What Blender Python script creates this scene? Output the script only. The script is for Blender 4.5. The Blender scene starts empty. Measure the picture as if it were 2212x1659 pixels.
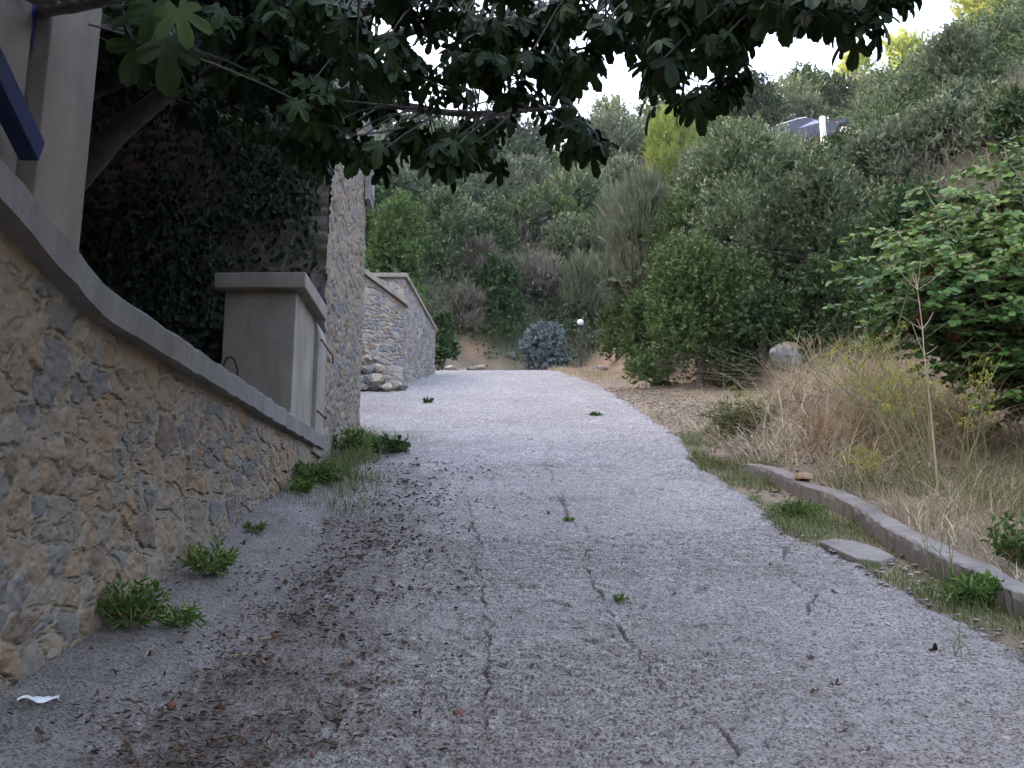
import bpy, math
import numpy as np
R = math.radians
SC = bpy.context.scene
COL = SC.collection
rng = np.random.default_rng(11)

# ------------------------------------------------------------------ camera, sky, sun, exposure
PITCH, EYE = R(12.5), 1.6
cam_d = bpy.data.cameras.new('camera'); cam = bpy.data.objects.new('camera', cam_d); COL.objects.link(cam)
cam.location = (0, 0, EYE); cam.rotation_euler = (R(90) + PITCH, 0, 0)
cam_d.sensor_width = 36; cam_d.lens = 36; cam_d.clip_end = 2000; cam_d.clip_start = 0.05
SC.camera = cam
SUN_EL, SUN_AZ = R(20), R(-78)            # azimuth clockwise from +Y
W = bpy.data.worlds.new('World'); SC.world = W; W.use_nodes = True
wn = W.node_tree.nodes; wl = W.node_tree.links
sky = wn.new('ShaderNodeTexSky'); sky.sky_type = 'NISHITA'; sky.sun_disc = False
sky.sun_elevation = SUN_EL; sky.sun_rotation = SUN_AZ
sky.air_density = 1.0; sky.dust_density = 6.0; sky.ozone_density = 0.4
wb = wn.new('ShaderNodeMix'); wb.data_type = 'RGBA'; wb.blend_type = 'MULTIPLY'; wb.inputs[0].default_value = 1; wb.inputs[7].default_value = (1.14, 1.0, .96, 1)   # daylight balance
wl.new(sky.outputs[0], wb.inputs[6]); wl.new(wb.outputs[2], wn['Background'].inputs[0]); wn['Background'].inputs[1].default_value = 0.15
sd = bpy.data.lights.new('sun', 'SUN'); sd.energy = 2.0; sd.angle = R(0.5); sd.color = (1.0, 0.80, 0.50)
so = bpy.data.objects.new('sun', sd); COL.objects.link(so)
so.rotation_euler = (R(90) - SUN_EL, 0, -SUN_AZ + R(180))
SC.view_settings.view_transform = 'Standard'; SC.view_settings.look = 'None'
SC.view_settings.exposure = 3.8; SC.view_settings.gamma = 1; SC.view_settings.use_curve_mapping = False
SC.cycles.max_bounces = 6; SC.cycles.diffuse_bounces = 4; SC.cycles.transmission_bounces = 4
SC.cycles.use_denoising = True; SC.cycles.denoising_prefilter = 'NONE'

# ------------------------------------------------------------------ pixel -> place (photo measured at 2212 px wide)
CP, SP = math.cos(PITCH), math.sin(PITCH)
def P(u, v, Y):
    r = (u - 1106) / 2212; t = (829.5 - v) / 2212
    dy = CP - t * SP; dz = SP + t * CP
    return np.array([r * Y / dy, Y, EYE + dz * Y / dy])
YT = [-40, -20, 0, 5, 10, 15, 20, 24, 28, 32, 36, 42, 60, 300]
ZT = [-9, -4.6, 0, 1.28, 2.66, 4.2, 5.78, 7.02, 8.18, 9.14, 9.75, 10.3, 11.2, 13]
_yy = np.linspace(-40, 300, 3401); _zz = np.interp(_yy, YT, ZT)
_k = np.ones(21) / 21; _zz = np.convolve(np.pad(_zz, 10, mode='edge'), _k, 'valid')
def ze(Y): return np.interp(Y, _yy, _zz)

# ------------------------------------------------------------------ noise
def _h(ix, iy, s):
    n = (ix.astype(np.int64) * 374761393 + iy.astype(np.int64) * 668265263 + s * 1274126177) & 0xffffffff
    n = ((n ^ (n >> 13)) * 1274126177) & 0xffffffff
    n = ((n ^ (n >> 16)) * 2246822519) & 0xffffffff
    return ((n ^ (n >> 15)) & 0xffffff) / float(0xffffff)
def vn(x, y, s=0):
    x = np.asarray(x, float); y = np.asarray(y, float)
    ix = np.floor(x); iy = np.floor(y); fx = x - ix; fy = y - iy
    fx = fx * fx * (3 - 2 * fx); fy = fy * fy * (3 - 2 * fy)
    a = _h(ix, iy, s); b = _h(ix + 1, iy, s); c = _h(ix, iy + 1, s); d = _h(ix + 1, iy + 1, s)
    return (a * (1 - fx) + b * fx) * (1 - fy) + (c * (1 - fx) + d * fx) * fy
def fbm(x, y, s=0, o=4):
    r = 0; a = .5; t = 0
    for i in range(o):
        r = r + a * vn(np.asarray(x) * 2 ** i, np.asarray(y) * 2 ** i, s + i * 7); t += a; a *= .5
    return r / t
def voro(x, y, s=0, j=.9):
    ix = np.floor(x); iy = np.floor(y); z = np.zeros(x.shape)
    f1 = np.full(x.shape, 9.); f2 = np.full(x.shape, 9.); idr = z; ax = z; ay = z; bx = z + 9; by = z + 9
    for dx in (-1, 0, 1):
        for dy in (-1, 0, 1):
            gx = ix + dx; gy = iy + dy
            px = gx + .5 + j * (_h(gx, gy, s) - .5); py = gy + .5 + j * (_h(gx, gy, s + 5) - .5)
            d = np.hypot(x - px, y - py); m = d < f1; m2 = (~m) & (d < f2)
            f2 = np.where(m, f1, np.where(m2, d, f2)); bx = np.where(m, ax, np.where(m2, px, bx)); by = np.where(m, ay, np.where(m2, py, by))
            ax = np.where(m, px, ax); ay = np.where(m, py, ay); idr = np.where(m, _h(gx, gy, s + 9), idr); f1 = np.where(m, d, f1)
    e = (f2 ** 2 - f1 ** 2) / (2 * np.hypot(ax - bx, ay - by) + 1e-6)
    return f1, e, idr
def sst(a, b, x):
    t = np.clip((x - a) / (b - a), 0, 1); return t * t * (3 - 2 * t)

# ------------------------------------------------------------------ mesh helpers
def mk(name, V, F, mat, parent=None, smooth=False, pt=None, fc=None, mi=None):
    V = np.asarray(V, np.float32).reshape(-1, 3)
    groups = F if isinstance(F, list) else [F]
    groups = [np.asarray(g, np.int32) for g in groups if len(g)]
    me = bpy.data.meshes.new(name)
    me.vertices.add(len(V)); me.vertices.foreach_set('co', V.ravel())
    li = np.concatenate([g.ravel() for g in groups]); n = np.concatenate([np.full(len(g), g.shape[1]) for g in groups])
    me.loops.add(len(li)); me.loops.foreach_set('vertex_index', li)
    me.polygons.add(len(n)); st = np.concatenate([[0], np.cumsum(n)[:-1]]).astype(np.int32)
    me.polygons.foreach_set('loop_start', st)
    try: me.polygons.foreach_set('loop_total', n.astype(np.int32))
    except Exception: pass
    me.polygons.foreach_set('use_smooth', np.full(len(n), bool(smooth)))
    if mi is not None: me.polygons.foreach_set('material_index', np.asarray(mi, np.int32))
    me.update(calc_edges=True)
    for dom, dd in (('POINT', pt), ('FACE', fc)):
        for k, a in (dd or {}).items():
            at = me.attributes.new(k, 'FLOAT', dom); at.data.foreach_set('value', np.asarray(a, np.float32))
    for m in (mat if isinstance(mat, (list, tuple)) else [mat]): me.materials.append(m)
    o = bpy.data.objects.new(name, me); COL.objects.link(o)
    if parent is not None: o.parent = parent
    return o
def tag(o, label=None, cat=None, group=None, kind=None):
    if label: o['label'] = label
    if cat: o['category'] = cat
    if group: o['group'] = group
    if kind: o['kind'] = kind
    return o
def thing(name, loc, label, cat, group=None, rz=0, rot=None):
    o = bpy.data.objects.new(name, None); COL.objects.link(o); o.location = loc
    o.rotation_euler = rot or (0, 0, rz); o.empty_display_size = .2
    return tag(o, label, cat, group)
def copy_tree(o, parent=None):
    c = o.copy(); COL.objects.link(c)
    if parent is not None: c.parent = parent
    for ch in o.children: copy_tree(ch, c)
    return c
def grid_faces(nr, nc):
    a = (np.arange(nr - 1)[:, None] * nc + np.arange(nc - 1)[None]).ravel()
    return np.stack([a, a + 1, a + nc + 1, a + nc], 1)
class MB:
    def __init__(s): s.V = []; s.F = {}; s.n = 0; s.t = {}
    def add(s, V, F, t=0.5):
        V = np.asarray(V, float).reshape(-1, 3); s.V.append(V)
        for f in (F if isinstance(F, list) else [F]):
            f = np.asarray(f, int); f = f[None] if f.ndim == 1 else f
            if len(f): s.F.setdefault(f.shape[1], []).append(f + s.n); s.t.setdefault(f.shape[1], []).append(np.broadcast_to(np.asarray(t, float), (len(f),)))
        s.n += len(V); return s
    def box(s, x0, x1, y0, y1, z0, z1, j=0, t=.5):
        V = np.array([[x, y, z] for z in (z0, z1) for y in (y0, y1) for x in (x0, x1)], float)
        if j: V += rng.uniform(-j, j, V.shape)
        return s.add(V, [[0, 2, 3, 1], [4, 5, 7, 6], [0, 1, 5, 4], [2, 6, 7, 3], [0, 4, 6, 2], [1, 3, 7, 5]], t)
    def tube(s, pts, rad, n=6, t=.5, cap=True):
        pts = np.asarray(pts, float); m = len(pts); rad = np.broadcast_to(np.asarray(rad, float), (m,))
        d = np.gradient(pts, axis=0); d /= np.linalg.norm(d, axis=1)[:, None] + 1e-9
        ref = np.array([0, 0, 1.]) if abs(d[0][2]) < .9 else np.array([1., 0, 0])
        a = np.cross(d, ref); a /= np.linalg.norm(a, axis=1)[:, None] + 1e-9; b = np.cross(d, a)
        th = np.arange(n) * 2 * np.pi / n
        V = pts[:, None] + rad[:, None, None] * (np.cos(th)[None, :, None] * a[:, None] + np.sin(th)[None, :, None] * b[:, None])
        i = np.arange(m - 1)[:, None] * n; k = np.arange(n)[None]; k2 = (k + 1) % n
        F = np.stack([i + k, i + k2, i + n + k2, i + n + k], -1).reshape(-1, 4)
        Fs = [F]
        if cap: Fs.append(np.array([np.arange(n)[::-1], (m - 1) * n + np.arange(n)]))
        return s.add(V, Fs, t)
    def prism(s, out, y0, y1, t=.5):      # outline in x,z extruded along y
        out = np.asarray(out, float); n = len(out)
        V = np.concatenate([np.c_[out[:, 0], np.full(n, y0), out[:, 1]], np.c_[out[:, 0], np.full(n, y1), out[:, 1]]])
        k = np.arange(n); F = np.stack([k, (k + 1) % n, n + (k + 1) % n, n + k], 1)
        return s.add(V, [F, np.array([k[::-1], n + k])], t)
    def build(s, name, mat, parent=None, smooth=False, bevel=0):
        ks = list(s.F); F = [np.concatenate(s.F[k]) for k in ks]; t = np.concatenate([np.concatenate(s.t[k]) for k in ks])
        o = mk(name, np.concatenate(s.V), F, mat, parent, smooth, fc={'tint': t})
        if bevel:
            b = o.modifiers.new('b', 'BEVEL'); b.width = bevel; b.segments = 2; b.limit_method = 'ANGLE'; b.angle_limit = R(40)
        return o

# ------------------------------------------------------------------ materials
def nmat(name):
    m = bpy.data.materials.new(name); m.use_nodes = True; nt = m.node_tree
    return m, nt, nt.nodes['Principled BSDF'], nt.nodes['Material Output']
def N(nt, typ, **kw):
    n = nt.nodes.new(typ)
    for k, v in kw.items():
        if k.startswith('i_'): n.inputs[int(k[2:]) if k[2:].isdigit() else k[2:]].default_value = v
        else: setattr(n, k, v)
    return n
def L(nt, a, b): nt.links.new(a, b)
def ramp(nt, stops, interp='LINEAR'):
    n = nt.nodes.new('ShaderNodeValToRGB'); e = n.color_ramp.elements; n.color_ramp.interpolation = interp
    while len(e) < len(stops): e.new(.5)
    for x, (p, c) in zip(e, stops): x.position = p; x.color = (*c, 1) if len(c) == 3 else c
    return n
def mixc(nt, f, a, b, mode='MIX'):
    n = nt.nodes.new('ShaderNodeMix'); n.data_type = 'RGBA'; n.blend_type = mode
    for s, v in ((0, f), (6, a), (7, b)):
        if hasattr(v, 'links') or hasattr(v, 'is_linked'): L(nt, v, n.inputs[s])
        elif s == 0: n.inputs[0].default_value = v
        else: n.inputs[s].default_value = (*v, 1)
    return n.outputs[2]
def noise(nt, scale, det=4, rough=.55, vec=None, dist=0):
    n = N(nt, 'ShaderNodeTexNoise'); n.inputs['Scale'].default_value = scale; n.inputs['Detail'].default_value = det
    n.inputs['Roughness'].default_value = rough; n.inputs['Distortion'].default_value = dist
    if vec is None:
        g = nt.nodes.get('geo') or N(nt, 'ShaderNodeTexCoord', name='geo'); vec = g.outputs['Object']
    L(nt, vec, n.inputs['Vector']); return n
def mrange(nt, v, a, b, c=0, d=1):
    n = N(nt, 'ShaderNodeMapRange'); L(nt, v, n.inputs[0])
    for i, x in zip((1, 2, 3, 4), (a, b, c, d)): n.inputs[i].default_value = x
    return n.outputs[0]
def attr(nt, name): return N(nt, 'ShaderNodeAttribute', attribute_name=name).outputs['Fac']
def bump(nt, bs, h, strength=.5, dist=.02):
    b = N(nt, 'ShaderNodeBump'); b.inputs['Strength'].default_value = strength; b.inputs['Distance'].default_value = dist
    L(nt, h, b.inputs['Height']); L(nt, b.outputs[0], bs.inputs['Normal']); return b
def leafmat(name, stops, tr=.22, rough=.6, spec=.14, vary=.25):
    m, nt, bs, out = nmat(name)
    c = ramp(nt, stops); L(nt, attr(nt, 'tint'), c.inputs[0])
    oi = N(nt, 'ShaderNodeObjectInfo')
    hs = N(nt, 'ShaderNodeHueSaturation'); L(nt, c.outputs[0], hs.inputs['Color'])
    L(nt, mrange(nt, oi.outputs['Random'], 0, 1, 1 - vary, 1 + vary), hs.inputs['Value'])
    L(nt, hs.outputs[0], bs.inputs['Base Color']); bs.inputs['Roughness'].default_value = rough; bs.inputs['Specular IOR Level'].default_value = spec
    t = N(nt, 'ShaderNodeBsdfTranslucent'); L(nt, hs.outputs[0], t.inputs[0])
    mx = N(nt, 'ShaderNodeMixShader', i_0=tr); L(nt, bs.outputs[0], mx.inputs[1]); L(nt, t.outputs[0], mx.inputs[2]); L(nt, mx.outputs[0], out.inputs[0])
    return m
def plain(name, c1, c2, scale=8, rough=.8, bstr=.3, bscale=None, metal=0, bdist=.01):
    m, nt, bs, out = nmat(name)
    n = noise(nt, scale, 6, .6); c = ramp(nt, [(.3, c1), (.7, c2)]); L(nt, n.outputs[0], c.inputs[0]); L(nt, c.outputs[0], bs.inputs['Base Color'])
    bs.inputs['Roughness'].default_value = rough; bs.inputs['Metallic'].default_value = metal
    if bstr: bump(nt, bs, noise(nt, bscale or scale * 8, 5).outputs[0], bstr, bdist)
    return m
M = {}
M['bark'] = plain('bark', (.09, .075, .06), (.2, .18, .155), 9, .9, .6, 30)
M['fig_bark'] = plain('fig_bark', (.06, .052, .045), (.13, .12, .105), 12, .85, .5, 40)
M['twig'] = plain('twig', (.16, .12, .085), (.27, .21, .15), 15, .9, .2)
# weathered concrete with rain streaks
def concrete(name, a, b, stain):
    m, nt, bs, out = nmat(name)
    n1 = noise(nt, 2.2, 6, .65); c = ramp(nt, [(.3, a), (.72, b)]); L(nt, n1.outputs[0], c.inputs[0])
    tc = nt.nodes['geo']; mp = N(nt, 'ShaderNodeMapping'); mp.inputs['Scale'].default_value = (3.5, 3.5, .8); L(nt, tc.outputs['Object'], mp.inputs[0])
    n2 = noise(nt, 1.4, 5, .6, mp.outputs[0]); s = mrange(nt, n2.outputs[0], .45, .85, 0, .8)
    col = mixc(nt, s, c.outputs[0], stain); n3 = noise(nt, 60, 3, .7)
    col = mixc(nt, mrange(nt, n3.outputs[0], .55, .8, 0, .45), col, tuple(x * .55 for x in a)); L(nt, col, bs.inputs['Base Color'])
    bs.inputs['Roughness'].default_value = .92; bump(nt, bs, noise(nt, 45, 6, .7).outputs[0], .45, .012); return m
M['concrete'] = concrete('concrete', (.22, .19, .155), (.31, .27, .22), (.12, .105, .085))
M['coping'] = concrete('coping', (.14, .13, .12), (.24, .225, .205), (.075, .07, .065))
M['kerb'] = concrete('kerb', (.14, .125, .105), (.245, .225, .20), (.085, .075, .065))
M['plaster'] = concrete('plaster', (.17, .145, .115), (.25, .21, .165), (.11, .09, .07))
M['white'] = plain('white_paint', (.62, .63, .64), (.8, .8, .8), 6, .6, .1)
M['blue'] = plain('blue_paint', (.004, .009, .045), (.01, .02, .085), 10, .5, .2)
M['blue_dark'] = plain('blue_dark', (.006, .012, .07), (.012, .025, .12), 14, .7, .3)
M['iron'] = plain('rusty_iron', (.03, .02, .018), (.07, .04, .03), 30, .8, .3)
# rubble stone: attributes stone (which stone) and mort (mortar) come with the mesh
def stone(name, cols, mort, dirt=.5):
    m, nt, bs, out = nmat(name)
    c = ramp(nt, [(i / len(cols), x) for i, x in enumerate(cols)], 'CONSTANT'); L(nt, attr(nt, 'stone'), c.inputs[0])
    tc = N(nt, 'ShaderNodeTexCoord', name='geo'); mp = N(nt, 'ShaderNodeMapping'); mp.inputs['Rotation'].default_value = (.5, .2, 0); mp.inputs['Scale'].default_value = (5, 5, 16); L(nt, tc.outputs['Object'], mp.inputs[0])
    st = noise(nt, 1.3, 6, .7, mp.outputs[0], .8)
    col = mixc(nt, mrange(nt, st.outputs[0], .40, .75, 0, .5), c.outputs[0], (.26, .20, .14))
    st2 = noise(nt, 7, 6, .65); col = mixc(nt, mrange(nt, st2.outputs[0], .5, .75, 0, .6), col, (.135, .132, .135))
    fine = noise(nt, 90, 4, .7)
    mm = N(nt, 'ShaderNodeMath', operation='ADD'); L(nt, attr(nt, 'mort'), mm.inputs[0]); L(nt, mrange(nt, noise(nt, 28, 5, .7).outputs[0], .25, .75, -.4, .4), mm.inputs[1])
    k = mrange(nt, mm.outputs[0], .44, .60)
    mc = ramp(nt, [(.3, tuple(x * .78 for x in mort)), (.7, mort)]); L(nt, noise(nt, 5, 5, .6).outputs[0], mc.inputs[0])
    col = mixc(nt, k, col, mc.outputs[0])
    col = mixc(nt, mrange(nt, attr(nt, 'crev'), .2, 1, 0, .85), col, (.055, .045, .035))
    col = mixc(nt, mrange(nt, fine.outputs[0], .5, .8, 0, .4), col, (.10, .085, .07)); L(nt, col, bs.inputs['Base Color'])
    bs.inputs['Roughness'].default_value = .9
    hh = N(nt, 'ShaderNodeMath', operation='ADD'); L(nt, st.outputs[0], hh.inputs[0]); L(nt, noise(nt, 55, 6, .75).outputs[0], hh.inputs[1])
    bump(nt, bs, hh.outputs[0], .6, .015); return m
SCOLS = [(.25, .19, .125), (.20, .16, .115), (.25, .17, .10), (.15, .142, .132), (.205, .175, .14), (.135, .13, .128), (.25, .20, .14), (.225, .17, .115), (.145, .108, .075), (.16, .155, .15), (.24, .16, .095), (.195, .17, .138)]
M['stone'] = stone('rubble_stone', SCOLS, (.275, .228, .172))
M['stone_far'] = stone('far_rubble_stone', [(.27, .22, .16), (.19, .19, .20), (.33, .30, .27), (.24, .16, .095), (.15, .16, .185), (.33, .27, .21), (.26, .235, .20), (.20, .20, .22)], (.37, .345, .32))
M['stone_dark'] = stone('shaded_rubble_stone', [(.06, .040, .026), (.04, .031, .022), (.065, .037, .02), (.034, .032, .03), (.05, .041, .031), (.054, .041, .026)], (.047, .038, .028))  # shade of the recess painted into the building front's stone colours
M['rock'] = plain('pale_rock', (.20, .16, .115), (.44, .39, .33), 5, .9, .6, 20, bdist=.03)
M['rock_grey'] = plain('grey_rock', (.11, .11, .11), (.26, .26, .255), 5, .9, .6, 20, bdist=.03)

# ------------------------------------------------------------------ terrain
def G(u, v, dz=0.):
    Yg = np.linspace(1, 120, 6000); r = (u - 1106) / 2212; t = (829.5 - v) / 2212
    e = (SP + t * CP) / (CP - t * SP); i = np.argmax(EYE + e * Yg <= ze(Yg) + dz); return P(u, v, Yg[i])
kp = np.array([G(u, v, .16) for u, v in [(2560, 1440), (2350, 1350), (2212, 1283), (2100, 1232), (2000, 1182), (1920, 1140), (1850, 1095), (1790, 1064), (1720, 1040), (1660, 1012), (1612, 1000)]])
q = np.linspace(0, len(kp) - 1, 130); kc = np.stack([np.interp(q, np.arange(len(kp)), kp[:, k_]) for k_ in range(3)], 1)
for _ in range(8): kc[1:-1] = (kc[:-2] + 2 * kc[1:-1] + kc[2:]) / 4
_ko = np.argsort(kc[:, 1])
kx = lambda Y: np.interp(Y, kc[_ko, 1], kc[_ko, 0])
_xt = lambda Y: np.interp(Y, [-20, 0, 12, 16, 22, 27, 34, 38, 45, 80], [9, 8, 6.6, 5.6, 4.3, 3.2, 2.7, 1.6, .5, 0])
CARP = P(1830, 290, 48) - np.array([0, 0, .18])
def T(x, Y):
    x = np.asarray(x, float); Y = np.asarray(Y, float)
    z = ze(Y)
    kk = kx(np.minimum(Y, 11.0)); ter = sst(.03, .16, x - kk) * (.10 + .09 * np.clip(x - kk - .15, 0, 8)) * (1 - sst(15, 19, Y)) + .55 * np.exp(-((x - 4.6) / 1.2) ** 2 - ((Y - 13.6) / 1.7) ** 2) + sst(2.4, 3.4, x) * .06 * np.clip(x - 2.4, 0, 5) * sst(15, 19, Y)
    rr = .75 * np.maximum(0, x - _xt(Y)); bb = .76 * np.maximum(0, Y - 35.5 - .6 * np.clip(x, -3, 3))
    ll = (1.35 * np.maximum(0, -x - 13)) ; l2 = (.62 * np.maximum(0, -x - 2.6)) * sst(26, 30, Y)  # steep outer ridge on the left, unseen, shaped to block the low sun
    hill = (rr ** 3 + bb ** 3 + 1e-9) ** (1 / 3.); hill = 33 * (1 - np.exp(-hill / 33 * 1.0)) * 1.25
    hill = np.minimum(hill, 36)
    lump = (fbm(x * .35, Y * .35, 3) - .5) * 1.5 * sst(.5, 5, hill) + (fbm(x * 1.3, Y * 1.3, 5) - .5) * .25 * sst(.02, 1.5, hill + ter * 3)
    left = np.minimum(np.maximum(ll, l2), 58)
    z = z + ter + np.maximum(hill + lump, left)
    # terrace that carries the parked car
    d = np.hypot((x - CARP[0] + .8) / 5.0, (Y - CARP[1] - 2.1) / 2.6)
    k = 1 - sst(.75, 1.3, d); pad = CARP[2] + (x - CARP[0]) * math.tan(R(11))
    z = z * (1 - k) + pad * k
    # yard behind the near wall
    yk = sst(-2.2, -2.6, x) * sst(11.9, 11.6, Y) * (1 - sst(-11, -13, x))
    return z * (1 - yk) + np.maximum(z * yk, 3.05 * yk)
XL = lambda Y: np.interp(Y, [14.9, 22.6, 26.6, 40], [-2.35, -2.7, -2.3, -2.2])
def XR(Y):
    b = np.interp(Y, [0, 4, 5.5, 6.07, 7.6, 8.4, 10.2, 11.9, 14.4, 17, 19.7, 22.8, 27.6, 32, 40], [2.9, 2.72, 2.66, 2.5, 2.46, 2.27, 2.38, 2.24, 2.4, 2.3, 2.2, 1.95, 1.38, 1.05, .6])
    return b + (fbm(Y * 1.7, Y * 0 + 3.3, 8) - .5) * .28 + (fbm(Y * 9, Y * 0 + 1.3, 9, 3) - .5) * .10
def spaced(lo, a, b, hi, d, g):
    c = list(np.arange(a, b, d)); s = d; x = c[-1]
    while x < hi: s *= g; x += s; c.append(x)
    s = d; x = c[0]; pre = []
    while x > lo: s *= g; x -= s; pre.append(x)
    return np.array(pre[::-1] + c)
gx = spaced(-130, -4, 13, 150, .16, 1.09); gy = spaced(-40, 2.5, 42, 220, .17, 1.07)
GX, GY = np.meshgrid(gx, gy)
TZ = T(GX, GY)
inroad = np.maximum(sst(-.05, .1, np.minimum(GX - XL(GY), XR(GY) - GX)) * (GY < 39), sst(14, 14.8, GY) * sst(23.6, 22.8, GY) * (GX < -2) * (GX > -11.5))
TZ = TZ - .06 * inroad - .012 * (1 - inroad)
m, nt, bs, out = nmat('earth')
n1 = noise(nt, .9, 6, .65); c = ramp(nt, [(.3, (.12, .09, .055)), (.5, (.2, .15, .09)), (.68, (.27, .21, .13))]); L(nt, n1.outputs[0], c.inputs[0])
n2 = noise(nt, 14, 6, .7); col = mixc(nt, mrange(nt, n2.outputs[0], .45, .7, 0, .7), c.outputs[0], (.30, .25, .19))
n3 = noise(nt, 60, 3, .7); col = mixc(nt, mrange(nt, n3.outputs[0], .5, .7, 0, .6), col, (.10, .075, .05))
col = mixc(nt, attr(nt, 'scrub'), col, (.055, .058, .032)); col = mixc(nt, attr(nt, 'soil'), col, mixc(nt, mrange(nt, n2.outputs[0], .4, .65), (.22, .125, .06), (.30, .22, .15)))
L(nt, col, bs.inputs['Base Color']); bs.inputs['Roughness'].default_value = .95
hh = N(nt, 'ShaderNodeMath', operation='ADD'); L(nt, n2.outputs[0], hh.inputs[0]); L(nt, n3.outputs[0], hh.inputs[1]); bump(nt, bs, hh.outputs[0], .8, .04)
M['earth'] = m
hillk = sst(.3, 1.6, TZ - ze(GY)); soil = sst(.45, .62, fbm(GX * .8, GY * .8, 31)) * np.exp(-((GX + 1.3) / 1.3) ** 2 - ((GY - 35.0) / 1.8) ** 2)
soil = np.maximum(soil, .9 * sst(.4, .6, fbm(GX, GY, 41)) * np.exp(-((GX - 3.6) / 1.3) ** 2 - ((GY - 31) / 5) ** 2))
tag(mk('ground', np.stack([GX, GY, TZ], -1), grid_faces(len(gy), len(gx)), M['earth'], smooth=True, pt={'scrub': hillk.ravel(), 'soil': np.clip(soil * 1.2, 0, 1).ravel()}),
    'dry sloping ground and hillside earth', kind='structure')

# ------------------------------------------------------------------ concrete road
cracks = [[(1190, 1040), (1225, 1110), (1235, 1130), (1290, 1162), (1255, 1215), (1270, 1232), (1300, 1290), (1345, 1370), (1370, 1400), (1390, 1425), (1430, 1490), (1520, 1560), (1545, 1585), (1600, 1659)],
          [(1005, 1050), (1020, 1120), (1035, 1180), (1015, 1215), (1040, 1260), (1045, 1330), (1060, 1360), (1050, 1430), (1062, 1480), (1045, 1560), (1040, 1640)], [(1300, 1290), (1240, 1310), (1180, 1300), (1120, 1330), (1045, 1330)], [(1270, 1232), (1330, 1225), (1400, 1250)], [(1040, 1260), (980, 1290), (900, 1285), (830, 1320)], [(1390, 1425), (1470, 1440), (1580, 1430)], [(1225, 1110), (1210, 1060), (1180, 1010), (1190, 960)],
          [(1760, 1120), (1700, 1180), (1680, 1230), (1760, 1290), (1740, 1330)], [(690, 1500), (720, 1560), (705, 1640)]]
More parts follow.
